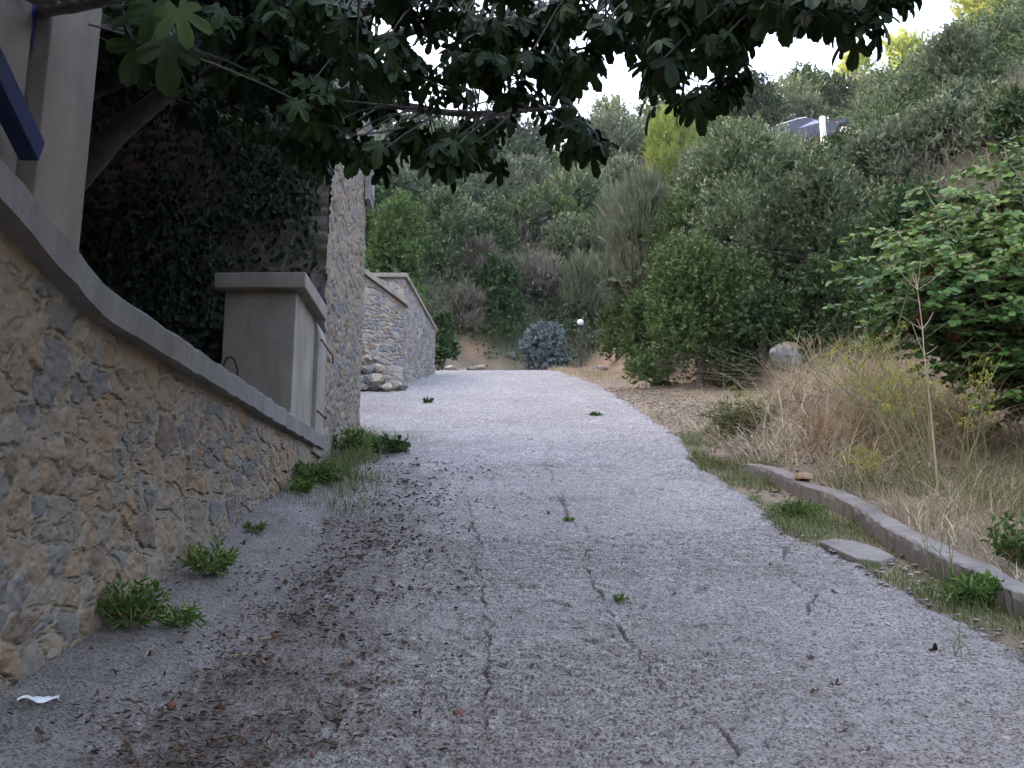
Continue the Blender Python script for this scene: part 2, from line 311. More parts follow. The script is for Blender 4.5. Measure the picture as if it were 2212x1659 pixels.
def road_patch(ys, NC, xl, xr):
    fr = np.linspace(0, 1, NC)[None]; YY = np.repeat(ys[:, None], NC, 1); XX = xl(YY) * (1 - fr) + xr(YY) * fr
    cd = np.full(YY.shape, 9.); near = (YY < 14)
    for ci, ck in enumerate(cracks):
        pts = np.array([G(*q)[:2] for q in ck])
        sub = []
        for a, b in zip(pts[:-1], pts[1:]):
            n = max(2, int(np.linalg.norm(b - a) / .05))
            for k in range(n): sub.append(a + (b - a) * k / n + rng.normal(0, .010, 2) + .05 * (np.array([vn(k * .31 + ci, ci * 9.1 + a[1] * 3, 5), vn(k * .31 + ci, ci * 7.7 + a[1] * 3, 6)]) - .5))
        for a, b in zip(sub[:-1], sub[1:]):
            lo, hi = min(a[1], b[1]) - .1, max(a[1], b[1]) + .1
            i0, i1 = np.searchsorted(ys, lo), np.searchsorted(ys, hi)
            if i1 <= i0: continue
            px = XX[i0:i1] - a[0]; py = YY[i0:i1] - a[1]; d = b - a; tt = np.clip((px * d[0] + py * d[1]) / (d @ d + 1e-9), 0, 1)
            cd[i0:i1] = np.minimum(cd[i0:i1], np.hypot(px - tt * d[0], py - tt * d[1]))
    cwd = .002 + .009 * sst(.35, .75, fbm(XX * 3.1, YY * 3.1, 57, 3)); crk = (1 - sst(cwd * .5, cwd + .006, cd)) * (.35 + .65 * sst(.40, .55, fbm(XX * 2.6, YY * 2.6, 55, 3) + .02))
    apron = 1 - sst(-1.75, -1.32, XX + (fbm(YY * 1.2, YY * 0 + 2, 61, 3) - .5) * .5 + np.maximum(0, YY - 8) * .12); apron *= (YY < 11)
    wx = XX + .012 * vn(XX * 30, YY * 30, 1); wy = YY + .012 * vn(XX * 30, YY * 30, 2)
    f1, _, idp = voro(wx / .042, wy / .030, 71); f1b, _, idb = voro(wx / .085, wy / .06, 72)
    peb = np.clip(1 - f1 * 1.5, 0, 1) * sst(.25, .8, idp); pebb = np.clip(1 - f1b * 1.6, 0, 1) * (idb > .72)
    gm = sst(.50, .62, fbm(XX * .55, YY * .8, 81, 3) + .16 * np.exp(-((YY - 4.75) / .5) ** 2) * (XX < 1.2) * (XX > -.7) + .10 * np.exp(-((XX - 1.9) / .7) ** 2))
    groove = np.sin((YY + .012 * np.sin(XX * 4) + .02 * vn(XX * 2, YY * 0, 4) + XX * .02) * 2 * np.pi / .085)
    rough = 1 - .75 * apron
    ZZ = ze(YY) + (fbm(XX * .9, YY * .9, 91, 3) - .5) * .05 + (fbm(XX * 9, YY * 11, 92, 5) - .5) * .034 * rough
    ZZ += (peb * .011 + pebb * .014) * rough + groove * .0085 * (gm + .22 * sst(.35, .6, fbm(XX * 1.3, YY * 2.2, 83, 3))) * rough - crk * .022 + .13 * apron * sst(-1.2, -2.2, XX)
    ZZ -= .03 * (1 - sst(0, .10, XR(YY) - XX)) + .004
    dirt = sst(.42, .60, .55 * fbm(XX * 1.6 + YY * .3, YY * 1.1, 95, 5) + .45 * fbm(XX * 9, YY * 9, 97, 4) + .42 * np.exp(-((XX + 1.15 + np.maximum(0, YY - 6) * .03) / .55) ** 2) * (YY < 15) - .24) * (1 - .6 * apron)
    dirt = np.maximum(dirt, .75 * np.clip(gm + .15, 0, 1) * sst(.2, .9, -groove) * (1 - apron))
    return np.stack([XX, YY, ZZ], -1), grid_faces(len(ys), NC), {'pid': np.where(pebb > .05, idb * .3 + .7 * (idb * 7 % 1), idp).ravel(), 'peb': np.maximum(peb, pebb).ravel(), 'apron': apron.ravel(), 'dirt': (dirt * .55).ravel(), 'crack': crk.ravel(), 'canopy_shade': (sst(14.5, 4.0, YY + (fbm(XX * .55, YY * .35, 99, 5) - .5) * 9 + XX * .7) * (.55 + .45 * fbm(XX * 2.5, YY * 2.5, 98, 4))).ravel()}
m, nt, bs, out = nmat('road_concrete')
n1 = noise(nt, .7, 5, .6); c = ramp(nt, [(.3, (.285, .26, .235)), (.7, (.435, .41, .39))]); L(nt, n1.outputs[0], c.inputs[0])
pc = ramp(nt, [(0, (.10, .095, .095)), (.35, (.24, .22, .20)), (.7, (.40, .375, .36)), (1, (.62, .60, .59))]); L(nt, attr(nt, 'pid'), pc.inputs[0])
col = mixc(nt, mrange(nt, attr(nt, 'peb'), .10, .35, 0, .58), c.outputs[0], pc.outputs[0])
col = mixc(nt, attr(nt, 'apron'), col, mixc(nt, mrange(nt, noise(nt, 4, 6, .7).outputs[0], .35, .7), (.20, .19, .18), (.38, .36, .345)))
def ani(sc, det, r=.6):
    mp = N(nt, 'ShaderNodeMapping'); mp.inputs['Scale'].default_value = (1, 1.25, 1); L(nt, nt.nodes['geo'].outputs['Object'], mp.inputs[0]); return noise(nt, sc, det, r, mp.outputs[0])
grit = ani(62, 2, .6); col = mixc(nt, mrange(nt, grit.outputs[0], .38, .49, .9, 0), col, (.065, .054, .046))
grit2 = ani(30, 3, .65); col = mixc(nt, mrange(nt, grit2.outputs[0], .34, .46, .85, 0), col, (.08, .066, .054))
n5 = ani(70, 2, .6); col = mixc(nt, mrange(nt, n5.outputs[0], .63, .70, 0, .55), col, (.62, .59, .57))
n4 = ani(28, 4, .7)
col = mixc(nt, attr(nt, 'dirt'), col, mixc(nt, mrange(nt, noise(nt, 40, 5, .75).outputs[0], .42, .58), (.055, .042, .034), (.21, .18, .15)))
col = mixc(nt, attr(nt, 'canopy_shade'), col, mixc(nt, 1.0, col, (.70, .63, .575), 'MULTIPLY'))  # shade of the fig canopy painted as darker concrete toward the camera
col = mixc(nt, attr(nt, 'crack'), col, (.085, .07, .058)); L(nt, col, bs.inputs['Base Color']); bs.inputs['Roughness'].default_value = .6
hh = N(nt, 'ShaderNodeMath', operation='ADD'); L(nt, grit.outputs[0], hh.inputs[0]); L(nt, grit2.outputs[0], hh.inputs[1]); bump(nt, bs, hh.outputs[0], 1.0, .035)
M['road'] = m
ys = [1.2]
while ys[-1] < 40: ys.append(ys[-1] + (.05 if ys[-1] < 3.8 else max(.0105, .0014 * ys[-1] ** 1.25)))
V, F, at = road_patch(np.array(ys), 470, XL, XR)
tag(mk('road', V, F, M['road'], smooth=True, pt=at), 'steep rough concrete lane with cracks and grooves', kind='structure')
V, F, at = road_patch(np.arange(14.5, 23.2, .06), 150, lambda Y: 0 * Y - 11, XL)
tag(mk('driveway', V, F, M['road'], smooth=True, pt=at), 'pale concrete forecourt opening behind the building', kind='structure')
def zroad(x, Y): return float(ze(Y) + .13 * (1 - sst(-1.75, -1.32, x + max(0, Y - 8) * .12)) * (Y < 11) * sst(-1.2, -2.2, x))

# ------------------------------------------------------------------ rubble walls
def rubble(name, A, B, zb, zt, mat, parent=None, res=.016, size=(.34, .19), depth=.035, seed=0, n=(1, 0), flush=.5):
    A = np.array(A, float); B = np.array(B, float); Ln = np.linalg.norm(B - A)
    s = np.arange(0, Ln + res, res); s[-1] = Ln; Yl = s / Ln
    zb_, zt_ = zb(Yl), zt(Yl); nt_ = int(max(zt_ - zb_) / res) + 2
    t = np.linspace(0, 1, nt_)[None]; S = np.repeat(s[:, None], nt_, 1); Z = zb_[:, None] * (1 - t) + zt_[:, None] * t
    wx = S + .10 * (fbm(S * 4, Z * 4, seed + 1) - .5) + .035 * (fbm(S * 17, Z * 17, seed + 2) - .5)
    wz = Z + .10 * (fbm(S * 4, Z * 4, seed + 3) - .5) + .035 * (fbm(S * 17, Z * 17, seed + 4) - .5)
    big = fbm(S * .9, Z * .9, seed + 30, 2) > .5
    fa = voro(wx / size[0], wz / size[1], seed + 5, .85); fb = voro(wx / size[0] * 1.9, wz / size[1] * 1.75, seed + 6, .85)
    f1, e, idd = (np.where(big, a, b) for a, b in zip(fa, fb))
    e = e + (fbm(S * 13, Z * 13, seed + 11, 4) - .5) * .13 - .10 * (fbm(S * 2, Z * 2, seed + 12, 3) - .40); mort = 1 - sst(.07, .098, e)
    crev = sst(.05, .072, e) * (1 - sst(.078, .108, e)) * sst(.48, .6, fbm(S * 6, Z * 6, seed + 8, 3) + .07)
    dep = (1 - mort) * (.2 + .8 * idd) * depth * .45 + (fbm(S * 22, Z * 22, seed + 9, 4) - .5) * .035 + (fbm(S * 3, Z * 3, seed + 10, 3) - .5) * .05 - crev * .022
    nn = np.array(n, float)
    X = A[0] + (B - A)[0] / Ln * S + nn[0] * dep; Y = A[1] + (B - A)[1] / Ln * S + nn[1] * dep
    return np.stack([X, Y, Z], -1), grid_faces(len(s), nt_), dict(stone=idd.ravel(), mort=mort.ravel(), crev=np.clip(crev, 0, 1).ravel())
WX = lambda Y: np.interp(Y, [0, 4, 12, 15], [-2.10, -2.10, -2.22, -2.27])
CPY = [0, 4.94, 11.62]; CPZ = [3.74, 3.035, 3.40]
copz = lambda Y: np.interp(Y, CPY, CPZ)
wall = thing('stone_wall', (-2.2, 6, 1.5), 'low rubble stone wall with orange and grey stones and sloping concrete coping', 'wall')
def mv(o, p):
    o.parent = p; o.matrix_parent_inverse = p.matrix_basis.inverted()
V, F, at = rubble('w', (WX(.8), .8), (WX(11.62), 11.62), lambda t: ze(.8 + t * 10.82) - .15, lambda t: copz(.8 + t * 10.82) + .03, M['stone'], seed=100, n=(1, 0), size=(.40, .235), res=.0115)
mv(mk('masonry', V, F, M['stone'], smooth=True, pt=at), wall)
b = MB(); cy = np.linspace(.8, 11.62, 90); cxo = WX(cy) + .075; cz = copz(cy)
sec = []
for k in range(len(cy)):
    j = rng.normal(0, .004, 8)
    x0 = cxo[k] + j[0]; z0 = cz[k] + j[1]; w = .50
    sec.append([[x0 - .004, cy[k], z0], [x0, cy[k], z0 + .145 + j[2]], [x0 - .018, cy[k], z0 + .165 + j[3]], [x0 - w, cy[k], z0 + .17], [x0 - w, cy[k], z0 - .02]])
sec = np.array(sec); n = 5; i = np.arange(len(cy) - 1)[:, None] * n; k = np.arange(n)[None]
b.add(sec, [np.stack([i + k, i + (k + 1) % n, i + n + (k + 1) % n, i + n + k], -1).reshape(-1, 4), np.array([[0, 1, 2, 3, 4], [(len(cy) - 1) * n + q for q in (4, 3, 2, 1, 0)]])])
mv(b.build('coping', M['coping']), wall)
b = MB(); b.box(-2.62, -2.34, .8, 11.6, 1.0, 3.0); mv(b.build('core', M['stone']), wall)

bld = thing('stone_building', (-4, 13, 4), 'tall rubble stone building at the end of the low wall', 'building')
V, F, at = rubble('w', (WX(11.62), 11.62), (WX(14.9), 14.9), lambda t: ze(11.62 + 3.28 * t) - .2, lambda t: 12 + 0 * t, M['stone'], seed=300, n=(1, 0), res=.022, size=(.30, .13), depth=.05)
mv(mk('side_wall', V, F, M['stone'], smooth=True, pt=at), bld)
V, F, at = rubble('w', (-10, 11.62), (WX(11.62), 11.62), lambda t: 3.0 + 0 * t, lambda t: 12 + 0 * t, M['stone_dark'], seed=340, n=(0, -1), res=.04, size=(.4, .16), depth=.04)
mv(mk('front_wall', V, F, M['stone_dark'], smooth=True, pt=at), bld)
V, F, at = rubble('w', (WX(14.9), 14.9), (-10, 14.9), lambda t: 3.5 + 0 * t, lambda t: 12 + 0 * t, M['stone'], seed=360, n=(0, 1), res=.06)
mv(mk('rear_wall', V, F, M['stone'], smooth=True, pt=at), bld)
b = MB(); b.box(-10.2, -2.0, 11.35, 15.2, 12, 12.22); mv(b.build('roof', M['concrete'], bevel=.01), bld)
b = MB(); b.box(-2.235, -2.155, 14.55, 14.98, 7.7, 9.15); b.box(-2.15, -2.14, 14.6, 14.93, 7.8, 9.05); mv(b.build('shutter', M['coping'], bevel=.006), bld)

# pillar standing on the coping
pil = thing('gate_pillar', (-2.5, 10.5, 3.5), 'square grey concrete pillar with a projecting cap standing on the wall coping', 'pillar')
b = MB(); b.box(-2.93, -2.20, 10.02, 11.02, 3.2, 4.80, .004); mv(b.build('shaft', M['concrete'], bevel=.012), pil)
b = MB(); b.box(-3.03, -2.09, 9.92, 11.14, 4.80, 4.965, .006); mv(b.build('cap', M['concrete'], bevel=.012), pil)
b = MB(); b.prism([(-2.6, 3.3), (-2.165, 3.3), (-2.165, 4.66), (-2.21, 4.79), (-2.6, 4.79)], 11.10, 11.58); mv(b.build('rear_pier', M['concrete'], bevel=.008), pil)
b = MB(); b.box(-2.6, -2.24, 11.0, 11.12, 3.3, 4.79); mv(b.build('joint', M['coping']), pil)
def rod(label, pts, r=.011):
    pts = np.array(pts); q = np.linspace(0, len(pts) - 1, 26); i = np.arange(len(pts))
    sm = np.stack([np.interp(q, i, pts[:, k]) for k in range(3)], 1)
    for _ in range(3): sm[1:-1] = (sm[:-2] + sm[1:-1] * 2 + sm[2:]) / 4
    c = sm.mean(0); b = MB(); b.tube(sm - c, r * (1 + .18 * np.sin(np.arange(26) * 2.4)), 6)
    o = b.build('iron_rod', M['iron'], smooth=True); o.location = c; tag(o, label, 'iron rod', 'rusty iron rods at the pillar')
rod('arched rusty reinforcing rod looping out of the coping in front of the pillar', [P(480, 830, 9.4), P(482, 795, 9.4), P(488, 773, 9.4), P(500, 770, 9.4), P(509, 780, 9.4), P(514, 800, 9.4), P(512, 838, 9.4)])
rod('upper bent iron rod sticking out from the rear edge of the pillar', [(-2.20, 11.2, 4.42), P(692, 728, 11.2), P(706, 752, 11.0), P(719, 768, 10.9), P(719, 785, 10.9)], .01)
rod('lower short iron rod sticking out from the rear edge of the pillar', [(-2.20, 11.2, 3.78), P(681, 884, 11.2), P(692, 893, 11.1), P(703, 905, 11.0), P(705, 899, 11.0)], .01)

# house corner on the far left
hs = thing('beige_house', (-2.6, 3, 3.2), 'beige plastered house corner with a tall chamfered column and blue timber', 'house')
b = MB(); b.box(-10.4, -2.30, .6, 4.42, 3.0, 8.497); mv(b.build('wall', M['plaster']), hs)
cb = MB()
for (z0, z1, w0, w1) in ((3.15, 6.0, 0, 0), (6.0, 6.9, 0, .22), (6.9, 8.497, .22, .9)):
    o4 = lambda w: np.array([[-2.14, 4.56], [-2.14, 4.80 + w], [-2.18, 4.84 + w], [-2.52, 4.84 + w], [-2.52, 4.45], [-2.22, 4.45]])
    lo, hi = o4(w0), o4(w1); n = 6
    V = np.concatenate([np.c_[lo, np.full(n, z0)], np.c_[hi, np.full(n, z1)]]); k = np.arange(n)
    cb.add(V, [np.stack([k, (k + 1) % n, n + (k + 1) % n, n + k], 1), np.array([k[::-1], n + k])])
mv(cb.build('column', M['plaster'], bevel=.006), hs)
b = MB(); b.tube([P(-90, -30, 3.55) * [1, 1, 1], P(0, 185, 3.92), P(82, 345, 4.34)], .0, 4)
b = MB(); q0, q1 = P(-60, 60, 3.7), P(70, 328, 4.32)
d = (q1 - q0) / np.linalg.norm(q1 - q0); sx = np.array([1, 0, 0]) - d * d[0]; sx /= np.linalg.norm(sx); uz = np.cross(sx, d)
V = [q + sx * a * .045 + uz * c_ * .06 for q in (q0 - d * 2, q1) for a, c_ in ((-1, -1), (1, -1), (1, 1), (-1, 1))]
b.add(V, [[0, 3, 2, 1], [4, 5, 6, 7], [0, 1, 5, 4], [1, 2, 6, 5], [2, 3, 7, 6], [3, 0, 4, 7]]); mv(b.build('rail', M['blue'], bevel=.006), hs)
def patch(u0, u1, v0, v1, name='paint_patch'):
    th = np.linspace(0, 2 * np.pi, 40, endpoint=False); X = -2.2975
    r = np.minimum(1 / np.maximum(np.abs(np.cos(th)), 1e-6), 1 / np.maximum(np.abs(np.sin(th)), 1e-6)) * (1 + rng.normal(0, .05, 40))
    Vp = []
    for a, b_ in zip(np.cos(th) * r, np.sin(th) * r):
        u = (u0 + u1) / 2 + a * (u1 - u0) / 2; v = (v0 + v1) / 2 + b_ * (v1 - v0) / 2
        rr = (u - 1106) / 2212; t = (829.5 - v) / 2212; Y = X / rr * (CP - t * SP); q = P(u, v, Y); Vp.append([X, Y, q[2]])
    mv(mk(name, Vp, np.arange(40)[None], M['blue_dark']), hs)
patch(58, 100, 210, 368); patch(70, 128, -40, 125)
bb_ = MB(); bb_.box(-10.5, -2.5, 1.0, 11.3, 8.5, 8.7); mv(bb_.build('roof', M['plaster']), hs); bb_ = MB(); bb_.box(-10.4, -10.0, 4.42, 11.3, 3.0, 8.497); mv(bb_.build('yard_shade_wall', M['plaster']), hs)  # roof carried over the yard and unseen end wall, both added to darken it

# far retaining walls
fw = thing('far_retaining_wall', (-2.4, 24, 7), 'grey and orange stone retaining wall receding beyond the building with level coping', 'wall')
A, Bp = (-2.48, 22.6), (-2.08, 26.8)
V, F, at = rubble('w', A, Bp, lambda t: ze(22.6 + 4.2 * t) - .2, lambda t: np.interp(t, [0, 1], [9.12, 9.0]), M['stone_far'], seed=400, n=(1, -.1), res=.022, size=(.26, .15), depth=.05)
mv(mk('masonry', V, F, M['stone_far'], smooth=True, pt=at), fw)
V, F, at = rubble('w', (-3.6, 22.55), (-2.48, 22.6), lambda t: 6.2 + 0 * t, lambda t: 9.12 + 0 * t, M['stone_far'], seed=430, n=(0, -1), res=.03, size=(.36, .16), depth=.04)
mv(mk('end_face', V, F, M['stone_far'], smooth=True, pt=at), fw)
b = MB(); b.add([[-2.86, 22.5, 9.12], [-2.42, 22.5, 9.12], [-2.02, 26.9, 9.0], [-2.46, 26.9, 9.0], [-2.86, 22.5, 9.22], [-2.42, 22.5, 9.22], [-2.02, 26.9, 9.1], [-2.46, 26.9, 9.1]],
    [[0, 3, 2, 1], [4, 5, 6, 7], [0, 1, 5, 4], [1, 2, 6, 5], [2, 3, 7, 6], [3, 0, 4, 7]])
b.box(-3.7, -2.863, 22.5, 22.8, 9.12, 9.22); mv(b.build('coping', M['concrete'], bevel=.01), fw)
b = MB(); b.box(-3.5, -2.55, 22.7, 26.7, 6, 8.9); mv(b.build('core', M['stone_far']), fw)
fs = thing('sloped_stone_wall', (-3.5, 22, 6.5), 'lower pale stone wall with a slanting coping behind the heap of rocks', 'wall')
zt1 = lambda t: np.interp(t, [0, 1], [11.4, 8.36])
V, F, at = rubble('w', (-6.5, 21.9), (-2.44, 22.3), lambda t: 6.0 + 0 * t, zt1, M['stone_far'], seed=450, n=(0, -1), res=.022, size=(.27, .17), depth=.05)
mv(mk('masonry', V, F, M['stone_far'], smooth=True, pt=at), fs)
b = MB(); b.add([[-6.5, 21.78, 11.4], [-2.36, 22.18, 8.34], [-2.36, 22.5, 8.34], [-6.5, 22.2, 11.4], [-6.5, 21.78, 11.53], [-2.36, 22.18, 8.47], [-2.36, 22.5, 8.47], [-6.5, 22.2, 11.53]],
    [[0, 3, 2, 1], [4, 5, 6, 7], [0, 1, 5, 4], [1, 2, 6, 5], [2, 3, 7, 6], [3, 0, 4, 7]]); mv(b.build('coping', M['concrete'], bevel=.01), fs)

# ------------------------------------------------------------------ rocks
def rock_mesh(seed, sx=1, sy=1, sz=1, sub=3, ang=.28):
    import bmesh
    bm = bmesh.new(); bmesh.ops.create_icosphere(bm, subdivisions=sub, radius=1)
    r2 = np.random.default_rng(seed); pl = r2.normal(size=(13, 3)); pl /= np.linalg.norm(pl, axis=1)[:, None]; dd = r2.uniform(.45, .78, 13)
    for v in bm.verts:
        c = np.array(v.co)
        for p_, q in zip(pl, dd):
            k = c @ p_
            if k > q: c = c - p_ * (k - q) * .92
        c = c * (1 + .02 * r2.normal()); v.co = (c[0] * sx, c[1] * sy, c[2] * sz)
    me = bpy.data.meshes.new('rock'); bm.to_mesh(me); bm.free(); return me
RM = [rock_mesh(s, 1, .8, .62) for s in range(6)]
for i_, me in enumerate(RM): me.materials.append(M['rock'] if i_ % 3 else M['rock_grey'])
def rock(loc, r, label, group=None, k=None, cat='rock', name='rock', fl=1):
    me = RM[int(rng.integers(6)) if k is None else k]; o = bpy.data.objects.new(name, me); COL.objects.link(o)
    o.location = loc; o.scale = (r, r, r * fl); o.rotation_euler = (rng.uniform(-.4, .4), rng.uniform(-.4, .4), rng.uniform(0, 6.28)); return tag(o, label, cat, group)
cnt = 0
for lay in range(6):
    nn = [26, 22, 17, 13, 9, 5][lay]
    for q in range(nn):
        f = (q + .5) / nn; x = -4.2 + f * (1.82 - lay * .19); Y = 21.3 - .4 * rng.random() + lay * .11
        rock((x + rng.uniform(-.07, .07), Y, float(ze(Y)) + .08 + lay * .19 + rng.uniform(-.03, .03)), rng.uniform(.12, .22), 'angular pale rock in the heap against the lower stone wall', 'loose rocks heaped against the lower stone wall')
for (u, v, Y, r, lab, k) in [(1000, 772, 33.5, .30, 'ochre boulder sticking out of the earth bank past the retaining wall', 1), (1030, 740, 35, .38, 'flat orange rock slab high on the earth bank', 4), (975, 790, 31.5, .3, 'pale rock at the foot of the bank beside the far wall end', 2),
    (1105, 735, 36.5, .28, 'small grey stone on the dark bank left of the blue-grey shrub', 0), (1300, 790, 30, .26, 'grey slanted stone on the bank below the lamp', 3), (1345, 735, 32, .3, 'long grey rock on the bare bank right of the lamp', 0), (1243, 760, 36.5, .2, 'whitish stone at the foot of the lamp post', 5),
    (1320, 690, 34, .25, 'small stone high on the bare bank right of the lamp', 2)]:
    q = P(u, v, Y); q[2] = max(q[2], float(T(q[0], Y)) + .05) if abs(q[2] - float(T(q[0], Y))) > .4 else q[2]; q[2] = float(T(q[0], Y)) + r * .2; rock(q, r, lab, k=k)
q = P(1700, 765, 15.2); bo = rock((q[0], q[1], q[2]), .30, 'grey domed boulder topped with dead straw at the edge of the grass', k=0, name='boulder', cat='boulder', fl=1.3); bo.rotation_euler = (0, 0, .6); BOQ = q
q = P(1695, 1030, 10.3)
b = MB(); th = np.linspace(0, 2 * np.pi, 14, endpoint=False); rr_ = 1 + .08 * np.sin(3 * th) + rng.normal(0, .03, 14)
V = [np.c_[np.cos(th) * .088 * rr_ * s, np.sin(th) * .075 * rr_ * s, np.full(14, z)] for s, z in ((.9, 0), (1.0, .015), (1.0, .05), (.93, .06))]
k = np.arange(14); b.add(np.concatenate(V), [np.concatenate([np.stack([k + a * 14, (k + 1) % 14 + a * 14, (k + 1) % 14 + a * 14 + 14, k + a * 14 + 14], 1) for a in range(3)]), np.array([k + 42])])
fl_ = b.build('flat_stone', plain('tan_stone', (.36, .25, .14), (.5, .38, .24), 12, .9, .3)); KST = fl_
tag(fl_, 'flat round tan stone lying on the kerb', 'stone')

# ------------------------------------------------------------------ kerb and broken slab
tdir = np.gradient(kc, axis=0); tdir /= np.linalg.norm(tdir[:, :2], axis=1)[:, None]; nr = np.stack([tdir[:, 1], -tdir[:, 0], 0 * tdir[:, 0]], 1)
if nr[60, 0] < 0: nr = -nr
sec = []
for k_ in range(130):
    c_ = kc[k_]; j = rng.normal(0, .007, 8); w = .17 + .03 * vn(k_ * .12, 0, 3); base = float(ze(c_[1])) - .12
    top = c_[2] + .02 * (vn(k_ * .15, 1, 5) - .5)
    pts = [(-.012, base), (-.004 + j[0], top - .05), (j[1] + .0, top - .012), (.02 + j[2], top + j[3] * .5), (w - .02, top + j[4] * .7), (w + j[5], top - .02), (w, base)]
    sec.append([[c_[0] + nr[k_, 0] * a, c_[1] + nr[k_, 1] * a, z] for a, z in pts])
sec = np.array(sec); n = 7; i = np.arange(129)[:, None] * n; k = np.arange(n)[None]
b = MB(); b.add(sec, [np.stack([i + k, i + (k + 1) % n, i + n + (k + 1) % n, i + n + k], -1).reshape(-1, 4), np.array([np.arange(n), 129 * n + np.arange(n)[::-1]])])
tag(b.build('concrete_kerb', M['kerb']), 'low crumbling concrete kerb curving along the right edge of the lane', 'kerb')
jj = np.argmin(np.abs(kc[:, 1] - 10.1)); KST.location = (kc[jj, 0] + .09, kc[jj, 1], kc[jj, 2] + .008)
b = MB(); oc = np.array([G(u, v)[:2] for u, v in [(1770, 1178), (1800, 1172), (1850, 1178), (1905, 1195), (1935, 1212), (1900, 1222), (1850, 1215), (1800, 1192)]]); n = len(oc)
zb_ = np.array([float(ze(y)) for y in oc[:, 1]]); V = np.concatenate([np.c_[oc, zb_ - .03], np.c_[oc, zb_ + .03]]); k = np.arange(n)
b.add(V, [np.stack([k, (k + 1) % n, n + (k + 1) % n, n + k], 1), np.array([n + k])])
tag(b.build('broken_slab', M['kerb'], bevel=.01), 'broken flat concrete slab between the lane and the kerb', 'slab')

# ------------------------------------------------------------------ lamp
lp = P(1254, 697, 35.5); lb = float(T(lp[0], 35.5)); lamp = thing('garden_lamp', (lp[0], 35.5, lb), 'white globe lamp on a thin dark post at the top of the lane', 'lamp')
M['dark_metal'] = plain('dark_metal', (.02, .02, .02), (.05, .05, .05), 20, .5, .05)
b = MB(); b.tube([[0, 0, -.3], [0, 0, lp[2] - lb - .12]], .03, 8); b.build('post', M['dark_metal'], lamp)
b = MB(); b.tube([[0, 0, lp[2] - lb - .16], [0, 0, lp[2] - lb - .1]], .06, 10); b.build('collar', M['dark_metal'], lamp)
import bmesh
bm = bmesh.new(); bmesh.ops.create_uvsphere(bm, u_segments=24, v_segments=14, radius=.125); me = bpy.data.meshes.new('globe'); bm.to_mesh(me); bm.free()
for p_ in me.polygons: p_.use_smooth = True
m, nt, bs, out = nmat('opal_globe'); bs.inputs['Base Color'].default_value = (.85, .85, .86, 1); bs.inputs['Roughness'].default_value = .3; bs.inputs['Subsurface Weight'].default_value = .3
me.materials.append(m); o = bpy.data.objects.new('globe', me); COL.objects.link(o); o.parent = lamp; o.location = (0, 0, lp[2] - lb)

# ------------------------------------------------------------------ parked car (nose to +x, pitched up the slope)
car = thing('parked_car', CARP, 'dark grey estate car parked high on the wooded slope behind a white post', 'car', rot=(0, -R(10), R(-14))); car.scale = (1.22,) * 3
m, nt, bs, out = nmat('car_paint'); bs.inputs['Base Color'].default_value = (.022, .027, .042, 1); bs.inputs['Roughness'].default_value = .28; bs.inputs['Metallic'].default_value = .4; M['paint'] = m
m, nt, bs, out = nmat('car_glass'); bs.inputs['Base Color'].default_value = (.16, .19, .26, 1); bs.inputs['Roughness'].default_value = .06; bs.inputs['Specular IOR Level'].default_value = .9; M['cglass'] = m
M['rubber'] = plain('rubber', (.015, .015, .015), (.03, .03, .03), 30, .8, .1)
m, nt, bs, out = nmat('alloy'); bs.inputs['Base Color'].default_value = (.75, .76, .78, 1); bs.inputs['Metallic'].default_value = .5; bs.inputs['Roughness'].default_value = .35; M['alloy'] = m
m, nt, bs, out = nmat('orange_lens'); bs.inputs['Base Color'].default_value = (.8, .15, .03, 1); M['orange'] = m
# origin: ground under the front wheel; x forward
prof = [(.82, .30), (.86, .52), (.78, .70), (.45, .83), (-.45, .92), (-1.1, .95), (-3.25, .98), (-3.42, .75), (-3.40, .32)]
arch = lambda c_: [(c_ + .36 * math.cos(a), .30 + .36 * math.sin(a)) for a in np.linspace(math.pi, 0, 9)]
outl = prof + arch(-2.6) + arch(0)
b = MB(); b.prism(outl, 0, 1.68); body = b.build('body', M['paint'], car, bevel=.04)
gh = [(-.42, .90), (-1.22, 1.40), (-1.7, 1.46), (-2.6, 1.43), (-3.18, 1.05), (-3.22, .96)]; n = len(gh)
Vl = [[x, .03 + (.17 if z > 1.1 else .0), z] for x, z in gh]; Vr = [[x, 1.65 - (.17 if z > 1.1 else 0), z] for x, z in gh]; k = np.arange(n)
b = MB(); b.add(Vl + Vr, [np.stack([k, (k + 1) % n, n + (k + 1) % n, n + k], 1), np.array([k[::-1], n + k])]); b.build('cabin', M['paint'], car, bevel=.03)
def side_glass(p4):
    for s in (0, 1):
        b = MB(); V = []
        for x, z in p4:
            y = .03 + .17 * np.clip((z - .92) / .45, 0, 1) - .012; V.append([x, y if s == 0 else 1.68 - y, z])
        b.add(V, [[0, 1, 2, 3]]); b.build('side_window', M['cglass'], car)
side_glass([(-.72, .99), (-1.27, 1.345), (-1.80, 1.38), (-1.80, 1.0)]); side_glass([(-1.88, 1.0), (-1.88, 1.38), (-2.5, 1.36), (-2.95, 1.02)])
b = MB(); b.add([[-.50, .18, .965], [-.50, 1.5, .965], [-1.185, 1.42, 1.39], [-1.185, .26, 1.39]], [[0, 1, 2, 3]]); b.build('windscreen', M['cglass'], car)
